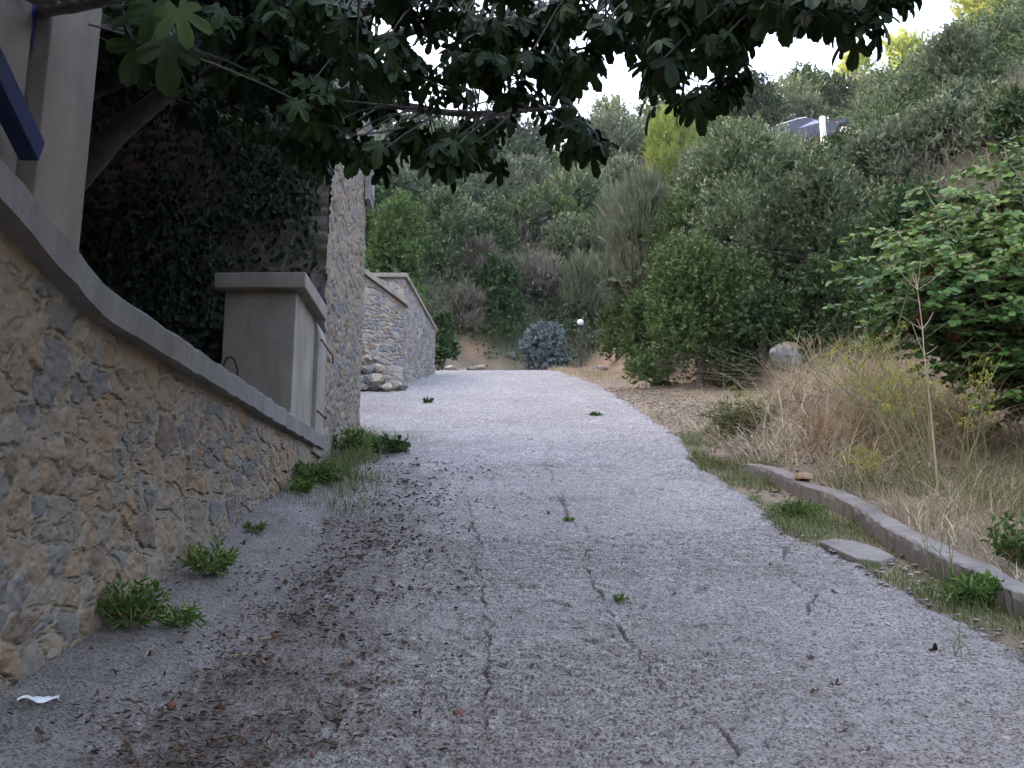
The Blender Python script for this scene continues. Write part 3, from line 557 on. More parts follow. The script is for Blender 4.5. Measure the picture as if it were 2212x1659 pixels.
for wx_ in (0, -2.6):
    for wy_ in (.09, 1.59):
        w = bpy.data.objects.new('wheel', None); COL.objects.link(w); w.parent = car; w.location = (wx_, wy_, .31)
        b = MB(); th = np.linspace(0, 2 * np.pi, 25)[:-1]
        b.tube([[0, -.1, 0], [0, -.085, 0], [0, .085, 0], [0, .1, 0]], [.28, .31, .31, .28], 24); b.build('tyre', M['rubber'], w)
        b = MB(); b.tube([[0, -.112, 0], [0, -.108, 0]], [.2, .2], 20)
        o = MB(); 
        for a in np.arange(5) * 2 * np.pi / 5:
            ca, sa = math.cos(a), math.sin(a); o.tube([[ca * .02, -.118, sa * .02], [ca * .19, -.118, sa * .19]], [.035, .03], 4)
        ring = [[math.cos(a) * .19, -.118, math.sin(a) * .19] for a in np.linspace(0, 2 * np.pi, 25)]; o.tube(ring, .022, 5, cap=False)
        b.build('hub', M['rubber'], w); o.build('rim', M['alloy'], w)
b = MB(); b.box(-.78, -.60, -.17, .02, .95, 1.08); b.build('mirror', M['paint'], car, bevel=.03)
b = MB(); b.box(-.28, -.18, -.012, .02, .76, .80); b.build('indicator', M['orange'], car)
b = MB(); b.box(.80, .87, .1, .5, .56, .68); b.build('headlight', M['alloy'], car, bevel=.02)
b = MB(); b.tube([[-1.3, .22, 1.47], [-1.7, .2, 1.5], [-2.6, .2, 1.47]], .018, 5); b.build('roof_rail', M['alloy'], car)
# white posts and rail in front of the car
for (u, v0, Y, lab) in [(1776, 252, 46.5, 'white painted concrete post standing in front of the dark car'), (1898, 228, 48.5, 'white painted post half hidden by the olive right of the car')]:
    q = P(u, v0, Y); z0 = float(T(q[0], Y)) - .2; b = MB(); h = max(q[2] - z0, .9)
    b.tube([[0, 0, q[2] - h - z0], [0, 0, q[2] - z0 - .06], [0, 0, q[2] - z0]], [.15, .15, .10], 14); o = b.build('white_post', M['white'], smooth=False); o.location = (q[0], q[1], z0); tag(o, lab, 'post', 'white posts by the parked car')
q0, q1 = P(1784, 264, 46.5), P(1888, 236, 48.3); b = MB(); b.tube([q0 * 0, q1 - q0], .03, 6); o = b.build('rail_pipe', M['dark_metal']); o.location = q0; tag(o, 'thin dark pipe rail slanting between the two white posts', 'rail')
#==VEG==
# ------------------------------------------------------------------ leaves
T_QUAD = (np.array([[0, 0, 0], [.5, .45, .06], [0, 1, 0], [-.5, .45, .06]]), [np.array([[0, 1, 2, 3]])])
T_FOLD = (np.array([[0, 0, 0], [.5, .38, .1], [.34, .75, .06], [0, 1, -.06], [-.34, .75, .06], [-.5, .38, .1]]), [np.array([[0, 1, 2, 3], [0, 3, 4, 5]])])
_a = np.linspace(-math.pi / 2 + .35, 1.5 * math.pi - .35, 9)
T_ROUND = (np.concatenate([[[0, .12, 0]], np.c_[.5 * np.cos(_a), .5 + .5 * np.sin(_a), .10 * np.abs(np.cos(_a))]]), [np.array([[0, k, k + 1] for k in range(1, 9)])])
def figleaf(lob=5, seed=0):
    r2 = np.random.default_rng(seed); n = 56; th = np.linspace(-2.75, 2.75, n)
    cen = np.linspace(-1, 1, lob) * (1.75 if lob == 5 else 1.15); ln = 1 - .38 * np.abs(np.linspace(-1, 1, lob)) ** 1.2 * (1 if lob == 5 else .8)
    r = .36 + 0 * th
    for c_, l_ in zip(cen, ln * r2.uniform(.92, 1.06, lob)):
        d = np.abs(th - c_) / (.40 if lob == 5 else .52); r = np.maximum(r, np.where(d < 1, l_ * np.sqrt(np.clip(1 - d ** 2.6, 0, 1)), 0))
    r = r * (1 + .025 * np.sin(th * 31)); x = r * np.sin(th); y = r * np.cos(th)
    vein = np.max([np.exp(-((th - c_) / .13) ** 2) for c_ in cen], 0)
    def ringz(f): rr = r * f; return -.20 * rr ** 2 - .07 * vein * rr + .05 * np.sin(th * 2 + seed)* rr
    V = [[0, 0, 0]]; 
    for f in (.4, .75, 1.0): V += list(np.c_[x * f, y * f, ringz(f)])
    V = np.array(V); V[:, :2] *= .62; V[:, 1] += .0; F3 = [[0, 1 + k, 2 + k] for k in range(n - 1)]; F4 = []
    for a in (0, 1): F4 += [[1 + a * n + k, 1 + (a + 1) * n + k, 2 + (a + 1) * n + k, 2 + a * n + k] for k in range(n - 1)]
    return V, [np.array(F3), np.array(F4)]
def unit(a): return a / (np.linalg.norm(a, axis=-1, keepdims=True) + 1e-9)
def leafset(pos, d, nrm, Ls, Ws, tint, tmpl):
    TV, TF = tmpl; d = unit(d); x = unit(np.cross(d, nrm)); z = np.cross(x, d); n = len(pos)
    Ls = np.broadcast_to(Ls, (n,)); Ws = np.broadcast_to(Ws, (n,))
    V = pos[:, None] + x[:, None] * (TV[None, :, :1] * Ws[:, None, None]) + d[:, None] * (TV[None, :, 1:2] * Ls[:, None, None]) + z[:, None] * (TV[None, :, 2:] * Ls[:, None, None])
    F = []; tt = []
    for f in TF:
        F.append((f[None] + (np.arange(n) * len(TV))[:, None, None]).reshape(-1, f.shape[1])); tt.append(np.repeat(tint, len(f)))
    return V.reshape(-1, 3), F, np.concatenate(tt)
def rdir(n, zmin=-1.):
    z = rng.uniform(zmin, 1, n); a = rng.uniform(0, 2 * np.pi, n); r = np.sqrt(1 - z * z); return np.stack([r * np.cos(a), r * np.sin(a), z], 1)
def crown_leaves(lobes, ns, per, Ls, Ws, splen, up=.5, out=.8, fill=.25, tight=.5):
    lobes = np.asarray(lobes); w = (lobes[:, 3] * lobes[:, 5]); k = rng.choice(len(lobes), ns, p=w / w.sum())
    d = rdir(ns, -.75); f = np.where(rng.random(ns) < fill, rng.uniform(.45, .85, ns), 1 - .12 * rng.random(ns) ** 1.5)
    f *= 1 + .25 * (vn(d[:, 0] * 3 + k * 3.1, d[:, 2] * 3 + d[:, 1] * 2.3, 3) - .5)
    c = lobes[k, :3] + d * lobes[k, 3:] * f[:, None]
    ax = unit(d * out + np.array([0, 0, up]) + rdir(ns) * .45)
    sp = rng.uniform(.6, 1.3, ns) * splen; st = rng.random(ns)
    t = np.tile((np.arange(per) + .5) / per, ns); idx = np.repeat(np.arange(ns), per); n = ns * per
    pos = c[idx] + ax[idx] * (t * sp[idx])[:, None] + rng.normal(0, .02, (n, 3)) * splen
    ld = unit(ax[idx] * tight + rdir(n)); nm = unit(rdir(n) + np.array([0, 0, 1.3]))
    s = rng.uniform(.7, 1.25, n); ti = np.clip(.40 * st[idx] + .38 * rng.random(n) + .30 * rng.random(len(lobes))[k][idx] + .22 * (t - .5), 0, 1)
    return pos, ld, nm, Ls * s, Ws * s, ti
GRN = {}
GRN['grey'] = leafmat('grey_green_leaf', [(0, (.05, .082, .034)), (.5, (.10, .145, .068)), (.8, (.19, .225, .125)), (1, (.35, .36, .23))], .15)
GRN['dark'] = leafmat('dark_green_leaf', [(0, (.025, .05, .02)), (.6, (.05, .09, .032)), (1, (.09, .14, .05))], .15)
GRN['green'] = leafmat('mid_green_leaf', [(0, (.04, .075, .024)), (.6, (.08, .13, .04)), (1, (.15, .20, .065))], .2)
GRN['olive'] = leafmat('olive_leaf', [(0, (.065, .09, .05)), (.6, (.135, .17, .105)), (1, (.26, .29, .20))], .12)
GRN['pine'] = leafmat('pine_needle', [(0, (.10, .15, .03)), (.6, (.20, .26, .055)), (1, (.30, .34, .09))], .25)
GRN['broom'] = leafmat('broom_twig', [(0, (.07, .085, .045)), (.6, (.13, .15, .085)), (1, (.22, .23, .15))], .1)
GRN['drybroom'] = leafmat('dry_broom_twig', [(0, (.075, .068, .05)), (.6, (.14, .125, .095)), (1, (.23, .21, .165))], .1)
GRN['chest'] = leafmat('broad_leaf', [(0, (.05, .09, .025)), (.6, (.10, .155, .045)), (.86, (.15, .20, .06)), (1, (.22, .13, .05))], .25)
GRN['blue'] = leafmat('blue_grey_leaf', [(0, (.09, .125, .125)), (.6, (.19, .24, .24)), (1, (.34, .40, .40))], .1)
GRN['weed'] = leafmat('weed_leaf', [(0, (.05, .11, .025)), (.6, (.10, .185, .042)), (.9, (.18, .27, .075)), (1, (.34, .31, .13))], .3)
GRN['judas'] = leafmat('round_leaf', [(0, (.032, .078, .017)), (.55, (.075, .145, .032)), (1, (.16, .235, .062))], .3, rough=.45)
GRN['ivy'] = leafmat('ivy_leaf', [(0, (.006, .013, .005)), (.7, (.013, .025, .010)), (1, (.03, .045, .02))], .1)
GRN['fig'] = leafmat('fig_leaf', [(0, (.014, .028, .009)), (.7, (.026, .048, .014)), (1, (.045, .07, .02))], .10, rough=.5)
GRN['straw'] = leafmat('straw', [(0, (.24, .19, .115)), (.5, (.42, .355, .235)), (1, (.60, .53, .39))], .2, vary=.1)
GRN['grass'] = leafmat('grass_blade', [(0, (.06, .09, .025)), (.6, (.12, .16, .05)), (1, (.26, .25, .11))], .25, vary=.1)
GRN['pod'] = leafmat('red_pod', [(0, (.18, .03, .015)), (1, (.36, .08, .04))], .15)
GRN['umbel'] = leafmat('fennel_umbel', [(0, (.22, .24, .04)), (1, (.42, .40, .08))], .2)
KIND = dict(grey=(.10, .046, .34, 8, .5, 1.5), dark=(.085, .055, .24, 8, .3, 1.0), green=(.08, .054, .28, 8, .45, 1.0), olive=(.115, .034, .36, 9, .6, 1.6), pine=(.16, .022, .34, 12, .9, 2.2),
            broom=(.30, .020, .55, 7, 1.7, 3.5), drybroom=(.30, .018, .5, 7, 1.0, 1.6), chest=(.14, .09, .3, 6, .2, .6), blue=(.10, .032, .14, 9, .6, 1.0), judas=(.075, .075, .3, 9, .1, .5))
def plant(kind, name, u, vt, vb, Y, wpx, label, cat='shrub', group=None, cover=5.0, nl=26, dens=1., lean=0, group2=None):
    top = P(u, vt, Y); bot = P(u, vb, Y)[2]; x = top[0]; zt = top[2]; zg = float(T(x, Y)); bot = max(bot, zg - .2) if bot > zg - 1 else zg
    if zt - bot < .4: zt = bot + .6
    if cat != 'tree': bot = min(bot, zg)
    w = wpx / 2212 * Y / .95; h = zt - bot; cz = (zt + bot) / 2 - zg
    Lf, Wf, spl, per, up, tight = KIND[kind]
    s = max(1., Y / 24.) ** .9; Lf *= s; Wf *= s; spl *= max(1, Y / 34.) * min(1., max(.45, h / 3.5))
    rt = thing(name, (x, Y, zg), label, cat, group)
    lobes = []
    for _ in range(nl):
        hf = rng.uniform(.10, .90); a = rng.uniform(0, 6.283); r = rng.uniform(.17, .33); pr = math.sqrt(1 - .85 * hf ** 2.2) * rng.uniform(.35, 1) ** .6
        lr = w * .5 * r; lz = min(h * .34, w * .8 * r); rad = max(0, w * .5 * pr - lr * .8)
        lobes.append([math.cos(a) * rad, math.sin(a) * rad, bot - zg + np.clip(hf * h, lz * .7, h - lz), lr, lr, lz])
    lobes.append([0, 0, cz, w * .33, w * .33, h * .40]); lobes.append([0, 0, bot - zg + h * .78, w * .2, w * .2, h * .22])
    ns = int(cover * dens * w * h / (Lf * Wf * .55) / per)
    ns = min(ns, 9000)
    pos, d, nm, ll, ww, ti = crown_leaves(lobes, ns, per, Lf, Wf, spl, up, .8, .22, tight)
    nc = len(pos) // 9; kc_ = rng.integers(0, len(lobes), nc); la = np.array(lobes)[kc_]; dc = rdir(nc)
    pos = np.concatenate([pos, la[:, :3] + dc * la[:, 3:] * rng.uniform(.2, .82, nc)[:, None]]); d = np.concatenate([d, rdir(nc)]); nm = np.concatenate([nm, rdir(nc)])
    bigl = max(.16, min(Lf * 2.2, .30)); ll = np.concatenate([ll, np.full(nc, bigl)]); ww = np.concatenate([ww, np.full(nc, bigl * .5)]); ti = np.concatenate([ti, rng.random(nc) * .6])
    V, F, tt = leafset(pos, d, nm, ll, ww, ti, T_QUAD if Y > 14 else T_FOLD); mk('crown', V, F, GRN[kind], rt, fc={'tint': tt})
    b = MB(); r0 = max(.03, .035 * h ** .8)
    hub = np.array([rng.uniform(-.1, .1) * w, 0, max(.1, cz - h * .25)]); b.tube([[0, 0, -.4], [0, 0, hub[2] * .4], hub], [r0 * 1.3, r0, r0 * .85], 7)
    for q in lobes[:7]:
        e = np.array(q[:3]); mdl = (hub + e) / 2 + rng.normal(0, .06, 3) * w; b.tube([hub, mdl, e + (e - hub) * .15], [r0 * .6, r0 * .42, r0 * .15], 5)
    b.build('trunk', M['bark'], rt); return rt
PL = [
 ('grey', 'holm_oak', 1600, 292, 600, 27, 330, 'tall grey-green holm oak below and left of the parked car', 'tree'),
 ('grey', 'grey_leaved_bush', 1755, 395, 740, 21, 370, 'rounded grey-leaved bush with pale shoots above the straw-topped boulder', 'bush'),
 ('green', 'green_bush', 1500, 535, 842, 21.2, 300, 'dense green bush reaching down to the gravel verge', 'bush'),
 ('dark', 'dark_bush', 1660, 620, 830, 19.8, 260, 'low dark bush under the rounded grey-leaved bush', 'bush'),
 ('green', 'verge_bush', 1395, 640, 825, 24.5, 130, 'narrow green bush beside the lane between the broom and the dense bush', 'bush'),
 ('broom', 'broom_shrub', 1390, 395, 740, 29, 200, 'tall feathery grey-green broom left of the holm oak', 'broom'),
 ('dark', 'ivy_covered_bush', 1805, 350, 470, 31, 290, 'dark ivy-covered bush directly below the car', 'bush'),
 ('olive', 'olive_tree', 2090, 125, 430, 31, 340, 'large silvery olive tree beneath the sunlit pine at the top right', 'tree'),
 ('olive', 'olive_tree', 1995, 185, 440, 34, 170, 'olive tree just right of the half hidden white post', 'tree'),
 ('olive', 'olive_tree', 2200, 130, 520, 27, 220, 'olive tree cut by the right edge above the round-leaved tree', 'tree'),
 ('pine', 'pine_tree', 2140, -80, 135, 58, 260, 'sunlit yellow-green pine at the top right of the hill', 'tree'),
 ('dark', 'young_oak', 2180, 200, 440, 19, 120, 'young oak with dark leaves at the right edge behind the round-leaved tree', 'tree'),
 ('dark', 'dark_thicket', 1960, 410, 830, 17.5, 280, 'very dark thicket left of the round-leaved tree', 'bush'),
 ('dark', 'dark_thicket', 2170, 520, 900, 16, 260, 'dark thicket behind the round-leaved tree', 'bush'),
 ('green', 'bank_shrub', 1330, 655, 745, 31, 85, 'small yellowish green shrub on the bare bank right of the lamp', 'shrub'),
 ('green', 'green_bush', 862, 425, 680, 36, 160, 'green bush above the coping of the far retaining wall', 'bush'),
 ('grey', 'grey_oak', 965, 415, 690, 39, 150, 'tall grey-green oak right of the bush above the far retaining wall', 'tree'),
 ('drybroom', 'dry_broom', 1040, 530, 720, 39, 120, 'grey half dry broom between the tall oak and the broad-leaved tree', 'broom'),
 ('chest', 'broad_leaved_tree', 1165, 425, 610, 46, 260, 'spreading broad-leaved tree with some rusty leaves in the middle of the slope', 'tree'),
 ('drybroom', 'dry_broom', 1150, 570, 720, 40, 180, 'dry grey-brown broom beneath the broad-leaved tree', 'broom'),
 ('broom', 'broom_shrub', 1255, 575, 720, 39, 110, 'green broom above the globe lamp', 'broom'),
 ('dark', 'low_dark_shrub', 958, 675, 725, 33, 75, 'low dark green shrub at the end of the far wall coping', 'shrub'),
 ('blue', 'blue_grey_shrub', 1175, 703, 782, 34.5, 128, 'blue-grey shrub left of the globe lamp', 'shrub'),
 ('dark', 'cypress', 1268, 385, 480, 54, 50, 'slim dark conifer behind the broad-leaved tree', 'tree'),
 ('grey', 'grey_oak', 1095, 385, 500, 53, 260, 'wide grey oak just under the hanging fig leaves', 'tree'),
 ('broom', 'broom_shrub', 1335, 430, 600, 42, 140, 'grey-green broom right of the broad-leaved tree', 'broom'),
 ('olive', 'olive_tree', 1345, 355, 450, 52, 130, 'small olive tree left of the bright young pine', 'tree'),
 ('pine', 'young_pine', 1452, 245, 410, 50, 145, 'bright yellow-green young pine standing out on the slope', 'tree'),
 ('grey', 'ridge_oak', 1325, 228, 350, 74, 150, 'grey oak on the ridge at the edge of the fig leaves', 'tree'),
 ('grey', 'ridge_oak', 1420, 218, 320, 78, 130, 'hazy oak on the ridge above the bright young pine', 'tree'),
 ('olive', 'olive_tree', 1395, 295, 400, 62, 160, 'pale olive tree behind the bright young pine', 'tree'),
 ('dark', 'ridge_oak', 1525, 200, 320, 70, 130, 'dark ridge oak between the young pine and the round oak', 'tree'),
 ('dark', 'round_oak', 1630, 165, 300, 56, 140, 'round dark oak just left of the parked car', 'tree'),
 ('dark', 'ridge_oak', 1745, 152, 260, 68, 150, 'dark oak on the ridge straight above the car', 'tree'),
 ('grey', 'ridge_oak', 1835, 175, 270, 64, 130, 'grey oak above the bonnet of the car', 'tree'),
 ('olive', 'low_olive', 1735, 215, 262, 56, 90, 'low silvery olive right behind the car roof', 'tree'),
 ('pine', 'ridge_pine', 1845, 118, 190, 74, 90, 'small rounded sunlit pine alone on the skyline', 'tree'),
 ('pine', 'ridge_pine', 1955, 85, 200, 68, 150, 'wide sunlit pine on the skyline left of the large top right pine', 'tree'),
 ('grey', 'grey_oak', 1890, 165, 270, 58, 120, 'grey oak beneath the wide skyline pine', 'tree'),
 ('grey', 'grey_oak', 1270, 290, 420, 62, 150, 'grey oak partly screened by the lowest fig leaves', 'tree'),
 ('grey', 'grey_oak', 980, 330, 470, 56, 220, 'oak glimpsed under the fig branches beside the building', 'tree'),
 ('dark', 'dark_oak', 860, 350, 470, 48, 170, 'dark oak glimpsed between the building and the fig leaves', 'tree'),
 ('green', 'hill_bush', 1560, 285, 350, 58, 130, 'green bush on the slope right of the bright young pine', 'bush'),
 ('dark', 'hill_bush', 1265, 470, 580, 48, 110, 'dark bush right of the rusty-leaved broad tree', 'bush'),
 ('olive', 'olive_tree', 2080, 250, 520, 24, 220, 'olive tree close behind the top of the round-leaved tree', 'tree'),
 ('dark', 'car_bush', 1700, 292, 330, 46, 80, 'bush hiding the rear of the parked car', 'bush'),
 ('green', 'car_bush', 1893, 272, 330, 45, 70, 'bush hiding the nose of the parked car', 'bush'),
 ('grey', 'grey_leaved_bush', 1580, 440, 640, 24.5, 230, 'grey-leaved bush between the dense green bush and the tall holm oak', 'bush'),
 ('green', 'leafy_bush', 1460, 430, 620, 27, 170, 'green bush right of the tall feathery broom', 'bush'),
 ('dark', 'hill_thicket', 1690, 350, 560, 26.5, 200, 'dark thicket between the holm oak and the ivy-covered bush', 'bush'),
 ('grey', 'grey_leaved_bush', 1880, 420, 680, 21.5, 200, 'grey-leaved bush behind the left edge of the round-leaved tree', 'bush'),
 ('olive', 'olive_tree', 1930, 300, 560, 25, 210, 'silvery olive right of the ivy-covered bush', 'tree'),
 ('olive', 'olive_tree', 2030, 180, 420, 28.5, 230, 'upright silvery olive between two larger olives on the right slope', 'tree'),
 ('dark', 'hill_thicket', 2120, 330, 560, 21, 230, 'dark thicket just above the top of the round-leaved tree', 'bush'),
 ('olive', 'olive_tree', 2190, 125, 300, 33, 200, 'olive tree at the right edge beneath the top right pine', 'tree'),
 ('grey', 'hill_oak', 1560, 330, 470, 38, 150, 'oak behind the crown of the holm oak, right of the young pine', 'tree'),
 ('grey', 'hill_oak', 1240, 470, 590, 43, 110, 'grey oak behind the green broom above the lamp', 'tree'),
 ('dark', 'hill_bush', 1080, 560, 720, 37.5, 120, 'dark bush at the foot of the slope below the broad-leaved tree', 'bush'),
 ('drybroom', 'dry_broom', 1222, 600, 735, 40, 90, 'dry twiggy broom just left of the globe lamp', 'broom'),
 ('drybroom', 'dry_broom', 1010, 640, 740, 36.5, 90, 'dry broom hanging over the earth bank beside the far wall', 'broom'),
 ('green', 'bank_shrub', 1370, 560, 700, 30, 110, 'green shrub below the tall feathery broom', 'shrub'),
 ('dark', 'dark_bush', 1790, 560, 790, 18.6, 230, 'dark bush under the rounded grey-leaved bush right behind the boulder', 'bush'),
 ('green', 'green_bush', 1600, 560, 790, 20.3, 180, 'green bush joining the dense verge bush to the rounded grey-leaved bush', 'bush'),
 ('dark', 'dark_thicket', 1890, 590, 800, 16.8, 180, 'dark undergrowth at the lower left of the round-leaved tree', 'bush'),
 ('dark', 'hill_thicket', 1800, 380, 560, 24, 200, 'dark thicket just above the rounded grey-leaved bush', 'bush'),
 ('grey', 'hill_oak', 2010, 330, 520, 22.5, 200, 'grey oak touching the upper left edge of the round-leaved tree', 'tree'),
 ('olive', 'olive_tree', 1905, 285, 540, 22, 190, 'olive tree right of the ivy-covered bush, above the dark undergrowth', 'tree'),
 ('olive', 'olive_tree', 2030, 235, 500, 21.5, 220, 'broad olive tree standing over the left shoulder of the round-leaved tree', 'tree'),
 ('grey', 'hill_oak', 2150, 270, 520, 20, 210, 'grey oak between the young oak and the top of the round-leaved tree', 'tree'),
 ('grey', 'ridge_oak', 1695, 178, 310, 62, 190, 'grey oak filling the skyline behind the roof of the car', 'tree'),
 ('dark', 'ridge_oak', 1790, 172, 300, 63, 170, 'dark leafy oak behind the bonnet of the car', 'tree'),
 ('olive', 'olive_tree', 1500, 330, 430, 44, 110, 'small olive just right of the bright young pine', 'tree'),
]
for a in PL: plant(*a)
def hit(u, v):
    Yg = np.linspace(16, 95, 500); r = (u - 1106) / 2212; t = (829.5 - v) / 2212; dy = CP - t * SP
    k_ = np.argmax(EYE + (SP + t * CP) / dy * Yg <= T(r / dy * Yg, Yg)); return Yg[k_] if k_ else None
HL = {'grey': ('slope_oak', 'small grey-green oak among the mixed trees covering the slope', 'tree'), 'olive': ('slope_olive', 'silvery wild olive among the mixed trees covering the slope', 'tree'),
      'dark': ('slope_bush', 'dark evergreen bush among the mixed trees covering the slope', 'bush'), 'green': ('slope_bush', 'fresh green bush among the mixed trees covering the slope', 'bush')}
for v in range(150, 640, 58):
    for u in np.arange(840, 2260, 118):
        u_ = u + rng.uniform(-50, 50); v_ = v + rng.uniform(-26, 26); Yh = hit(u_, v_)
        if Yh is None or Yh < 24 or (1660 < u_ < 1920 and 225 < v_ < 400) or (1375 < u_ < 1530 and 240 < v_ < 520): continue
        if 1290 < u_ < 1420 and v_ > 400: continue
        if (u_ > 1760 and v_ < 235) or (1610 < u_ < 1950 and v_ < 560 and Yh < 48) or (1340 < u_ < 1560 and v_ < 560 and Yh < 50): continue
        kd = rng.choice(['grey', 'olive', 'dark', 'green'], p=[.36, .30, .22, .12]); hm = rng.uniform(2.2, 4.0); hp = hm / Yh * 2212 * .85
        nm_, lb_, ct_ = HL[kd]; plant(kd, nm_, u_, v_ - hp, v_ + 10, Yh + .5, rng.uniform(1.0, 1.5) * hp, lb_, ct_, group=lb_.split(' among')[0] + 's on the slope', cover=4.2, nl=14)
# uncounted scrub that covers the slopes between the trees
nS = 15000
sx_ = rng.uniform(-32, 60, nS * 6); sy_ = rng.uniform(16, 92, nS * 6); tz = T(sx_, sy_)
hk = tz - ze(sy_); keep = ((hk > .9) | ((hk > .35) & (sx_ > _xt(sy_) - .2) & (sy_ < 26)) | ((hk > .05) & (sy_ > 35.3))) & (np.abs(sx_ / sy_) < .66) & (np.hypot(sx_ - CARP[0] + .8, (sy_ - CARP[1]) * 1.4) > 4.6) & ~((sx_ < -2.2) & (sy_ < 27))
keep &= (rng.random(len(sx_)) < np.clip(30 / sy_, .25, 1)) & ~((np.abs(sx_ - 1.2) < 2.6) & (sy_ < 35.5))
keep &= rng.random(len(sx_)) < 1 - .85 * np.exp(-((sx_ - 3.4) / 1.2) ** 2 - ((sy_ - 31) / 6) ** 2)
uu = 1106 + 2212 * sx_ / sy_ * .92; vt_ = 829.5 - 2212 * np.tan(np.arctan2(tz + 1.6 - EYE, sy_) - PITCH)
keep &= ~((sy_ < 47.5) & (uu > 1670) & (uu < 1880) & (vt_ < 285)) & ~((sy_ < 51) & (sy_ > 45) & (uu > 1670) & (uu < 1900))
sx_, sy_, tz = sx_[keep][:nS], sy_[keep][:nS], tz[keep][:nS]; n = len(sx_)
hh_ = rng.uniform(.45, 1.35, n) * (.8 + .012 * sy_); typ = vn(sx_ * .25, sy_ * .25, 77)
for nm_, kd, sel, Lf, Wf in (('scrub', 'dark', typ < .48, .15, .085), ('scrub', 'grey', (typ >= .48) & (typ < .72), .16, .075), ('dry_scrub', 'drybroom', typ >= .72, .40, .03)):
    ix = np.where(sel)[0]; per = 46; idx = np.repeat(ix, per); m_ = len(idx); d = rdir(m_, -.1)
    pos = np.stack([sx_[idx], sy_[idx], tz[idx]], 1) + d * (hh_[idx] * rng.uniform(.55, 1.05, m_))[:, None] * np.array([1, 1, 1.1])
    sc_ = rng.uniform(.7, 1.3, m_) * np.clip(sy_[idx] / 40, .5, 1.4); up_ = 1.0 if kd == 'drybroom' else .2
    V, F, tt = leafset(pos, unit(d + rdir(m_) * .7 + [0, 0, up_]), rdir(m_) + [0, 0, .6], Lf * sc_, Wf * sc_, np.clip(.5 * rng.random(n)[np.searchsorted(ix, idx) % n] + .5 * rng.random(m_), 0, 1), T_QUAD)
    tag(mk(nm_, V, F, GRN[kd], fc={'tint': tt}), {'dark': 'dark green scrub filling the slope', 'grey': 'grey-green scrub filling the slope', 'drybroom': 'dry brown scrub on the slope'}[kd], 'scrub', kind='stuff')

# ------------------------------------------------------------------ round-leaved tree with red pods (right)
jx, jy = 6.2, 11.2; jz = float(T(jx, jy)); jt = thing('judas_tree', (jx, jy, jz), 'round-leaved green tree with dark red pods above the dry grass', 'tree'); J0 = np.array([jx, jy, jz])
wood = MB(); LP_ = []; LD_ = []; LN_ = []; PODS = []
wood.tube([[0, 0, -.3], [-.1, 0, .5], [-.15, -.05, 1.0]], [.13, .11, .09], 8)
tg = [(2170, 318, 10.8), (2215, 290, 10.9), (2260, 320, 10.8), (2300, 380, 10.6), (2100, 372, 11.2), (2230, 400, 11.2), (2180, 600, 10.9), (2080, 520, 11), (2240, 700, 11), (2150, 680, 11.2), (2130, 320, 11), (2060, 370, 11), (1995, 405, 10.6), (1960, 440, 10.8), (1925, 490, 10.4), (1900, 560, 10.2), (1870, 600, 10.4), (1890, 650, 10.3), (1960, 640, 9.9), (2050, 470, 10.2), (2140, 420, 10.3), (2200, 380, 10.6), (2250, 450, 10.5), (2180, 520, 9.9), (2090, 560, 9.7), (2010, 570, 9.9),
      (2120, 640, 9.7), (2030, 700, 9.9), (2200, 650, 9.7), (1990, 740, 10.4), (2150, 740, 9.9), (2080, 790, 10.2), (2220, 780, 9.9), (2300, 600, 10.2), (2320, 720, 10.4), (2180, 860, 10.3), (2290, 850, 10.3), (1945, 520, 10.9), (2000, 490, 11.4), (2090, 430, 11.6), (2180, 460, 11.8), (2050, 640, 11.6), (2140, 570, 11.8), (2240, 540, 11.6), (1985, 620, 11.4), (2110, 700, 11.6)]
for (u, v, Y) in tg:
    e = P(u, v, Y) - J0; s0 = np.array([-.12, 0, rng.uniform(.5, 1.0)]); md = s0 * .45 + e * .55 + np.array([0, 0, -.12]) + rng.normal(0, .06, 3)
    tt_ = np.linspace(0, 1, 9)[:, None]; path = (1 - tt_) ** 2 * s0 + 2 * tt_ * (1 - tt_) * md + tt_ ** 2 * e; wood.tube(path, np.linspace(.04, .006, 9), 5)
    for f in np.r_[np.linspace(.25, .98, 42), 1.0]:
        o_ = path[min(8, int(f * 8))] + rng.normal(0, .03, 3); dr = unit(np.array([rng.normal(-.3, .75), rng.normal(-.2, .6), rng.uniform(-.05, .22)])); ln = rng.uniform(.28, .58)
        nn = 9; q = np.linspace(0, 1, nn)[:, None]; tw = o_ + dr * ln * q + np.array([0, 0, -.10]) * q ** 2; wood.tube(tw, np.linspace(.006, .002, nn), 3)
        sd_ = unit(np.cross(dr, [0, 0, 1.]))
        for k_ in range(nn):
            for sgn in (-1, 1):
                if rng.random() < .1: continue
                LP_.append(tw[k_] + rng.normal(0, .012, 3)); LD_.append(unit(sd_ * sgn * .8 + dr * .35 + np.array([0, -.1, -.55]) + rng.normal(0, .22, 3))); LN_.append(unit(np.array([-.1, -.55, .8]) + rng.normal(0, .28, 3)))
        if rng.random() < .13 and f < .97:
            for _ in range(14): PODS.append(o_ + rng.normal(0, .05, 3))
LP_, LD_, LN_ = map(np.array, (LP_, LD_, LN_)); n = len(LP_); sz = rng.uniform(.052, .082, n)
V, F, tt = leafset(LP_, LD_, LN_, sz, sz * 1.08, rng.random(n) * .75 + .25 * (LP_[:, 2] > 1.6), T_ROUND); mk('crown', V, F, GRN['judas'], jt, fc={'tint': tt}, smooth=True)
PODS = np.array(PODS); n = len(PODS); V, F, tt = leafset(PODS, rdir(n) * .5 + [0, 0, -1], rdir(n), .075, .014, rng.random(n), T_QUAD); mk('seed_pods', V, F, GRN['pod'], jt, fc={'tint': tt})
wood.build('trunk', M['twig'], jt)

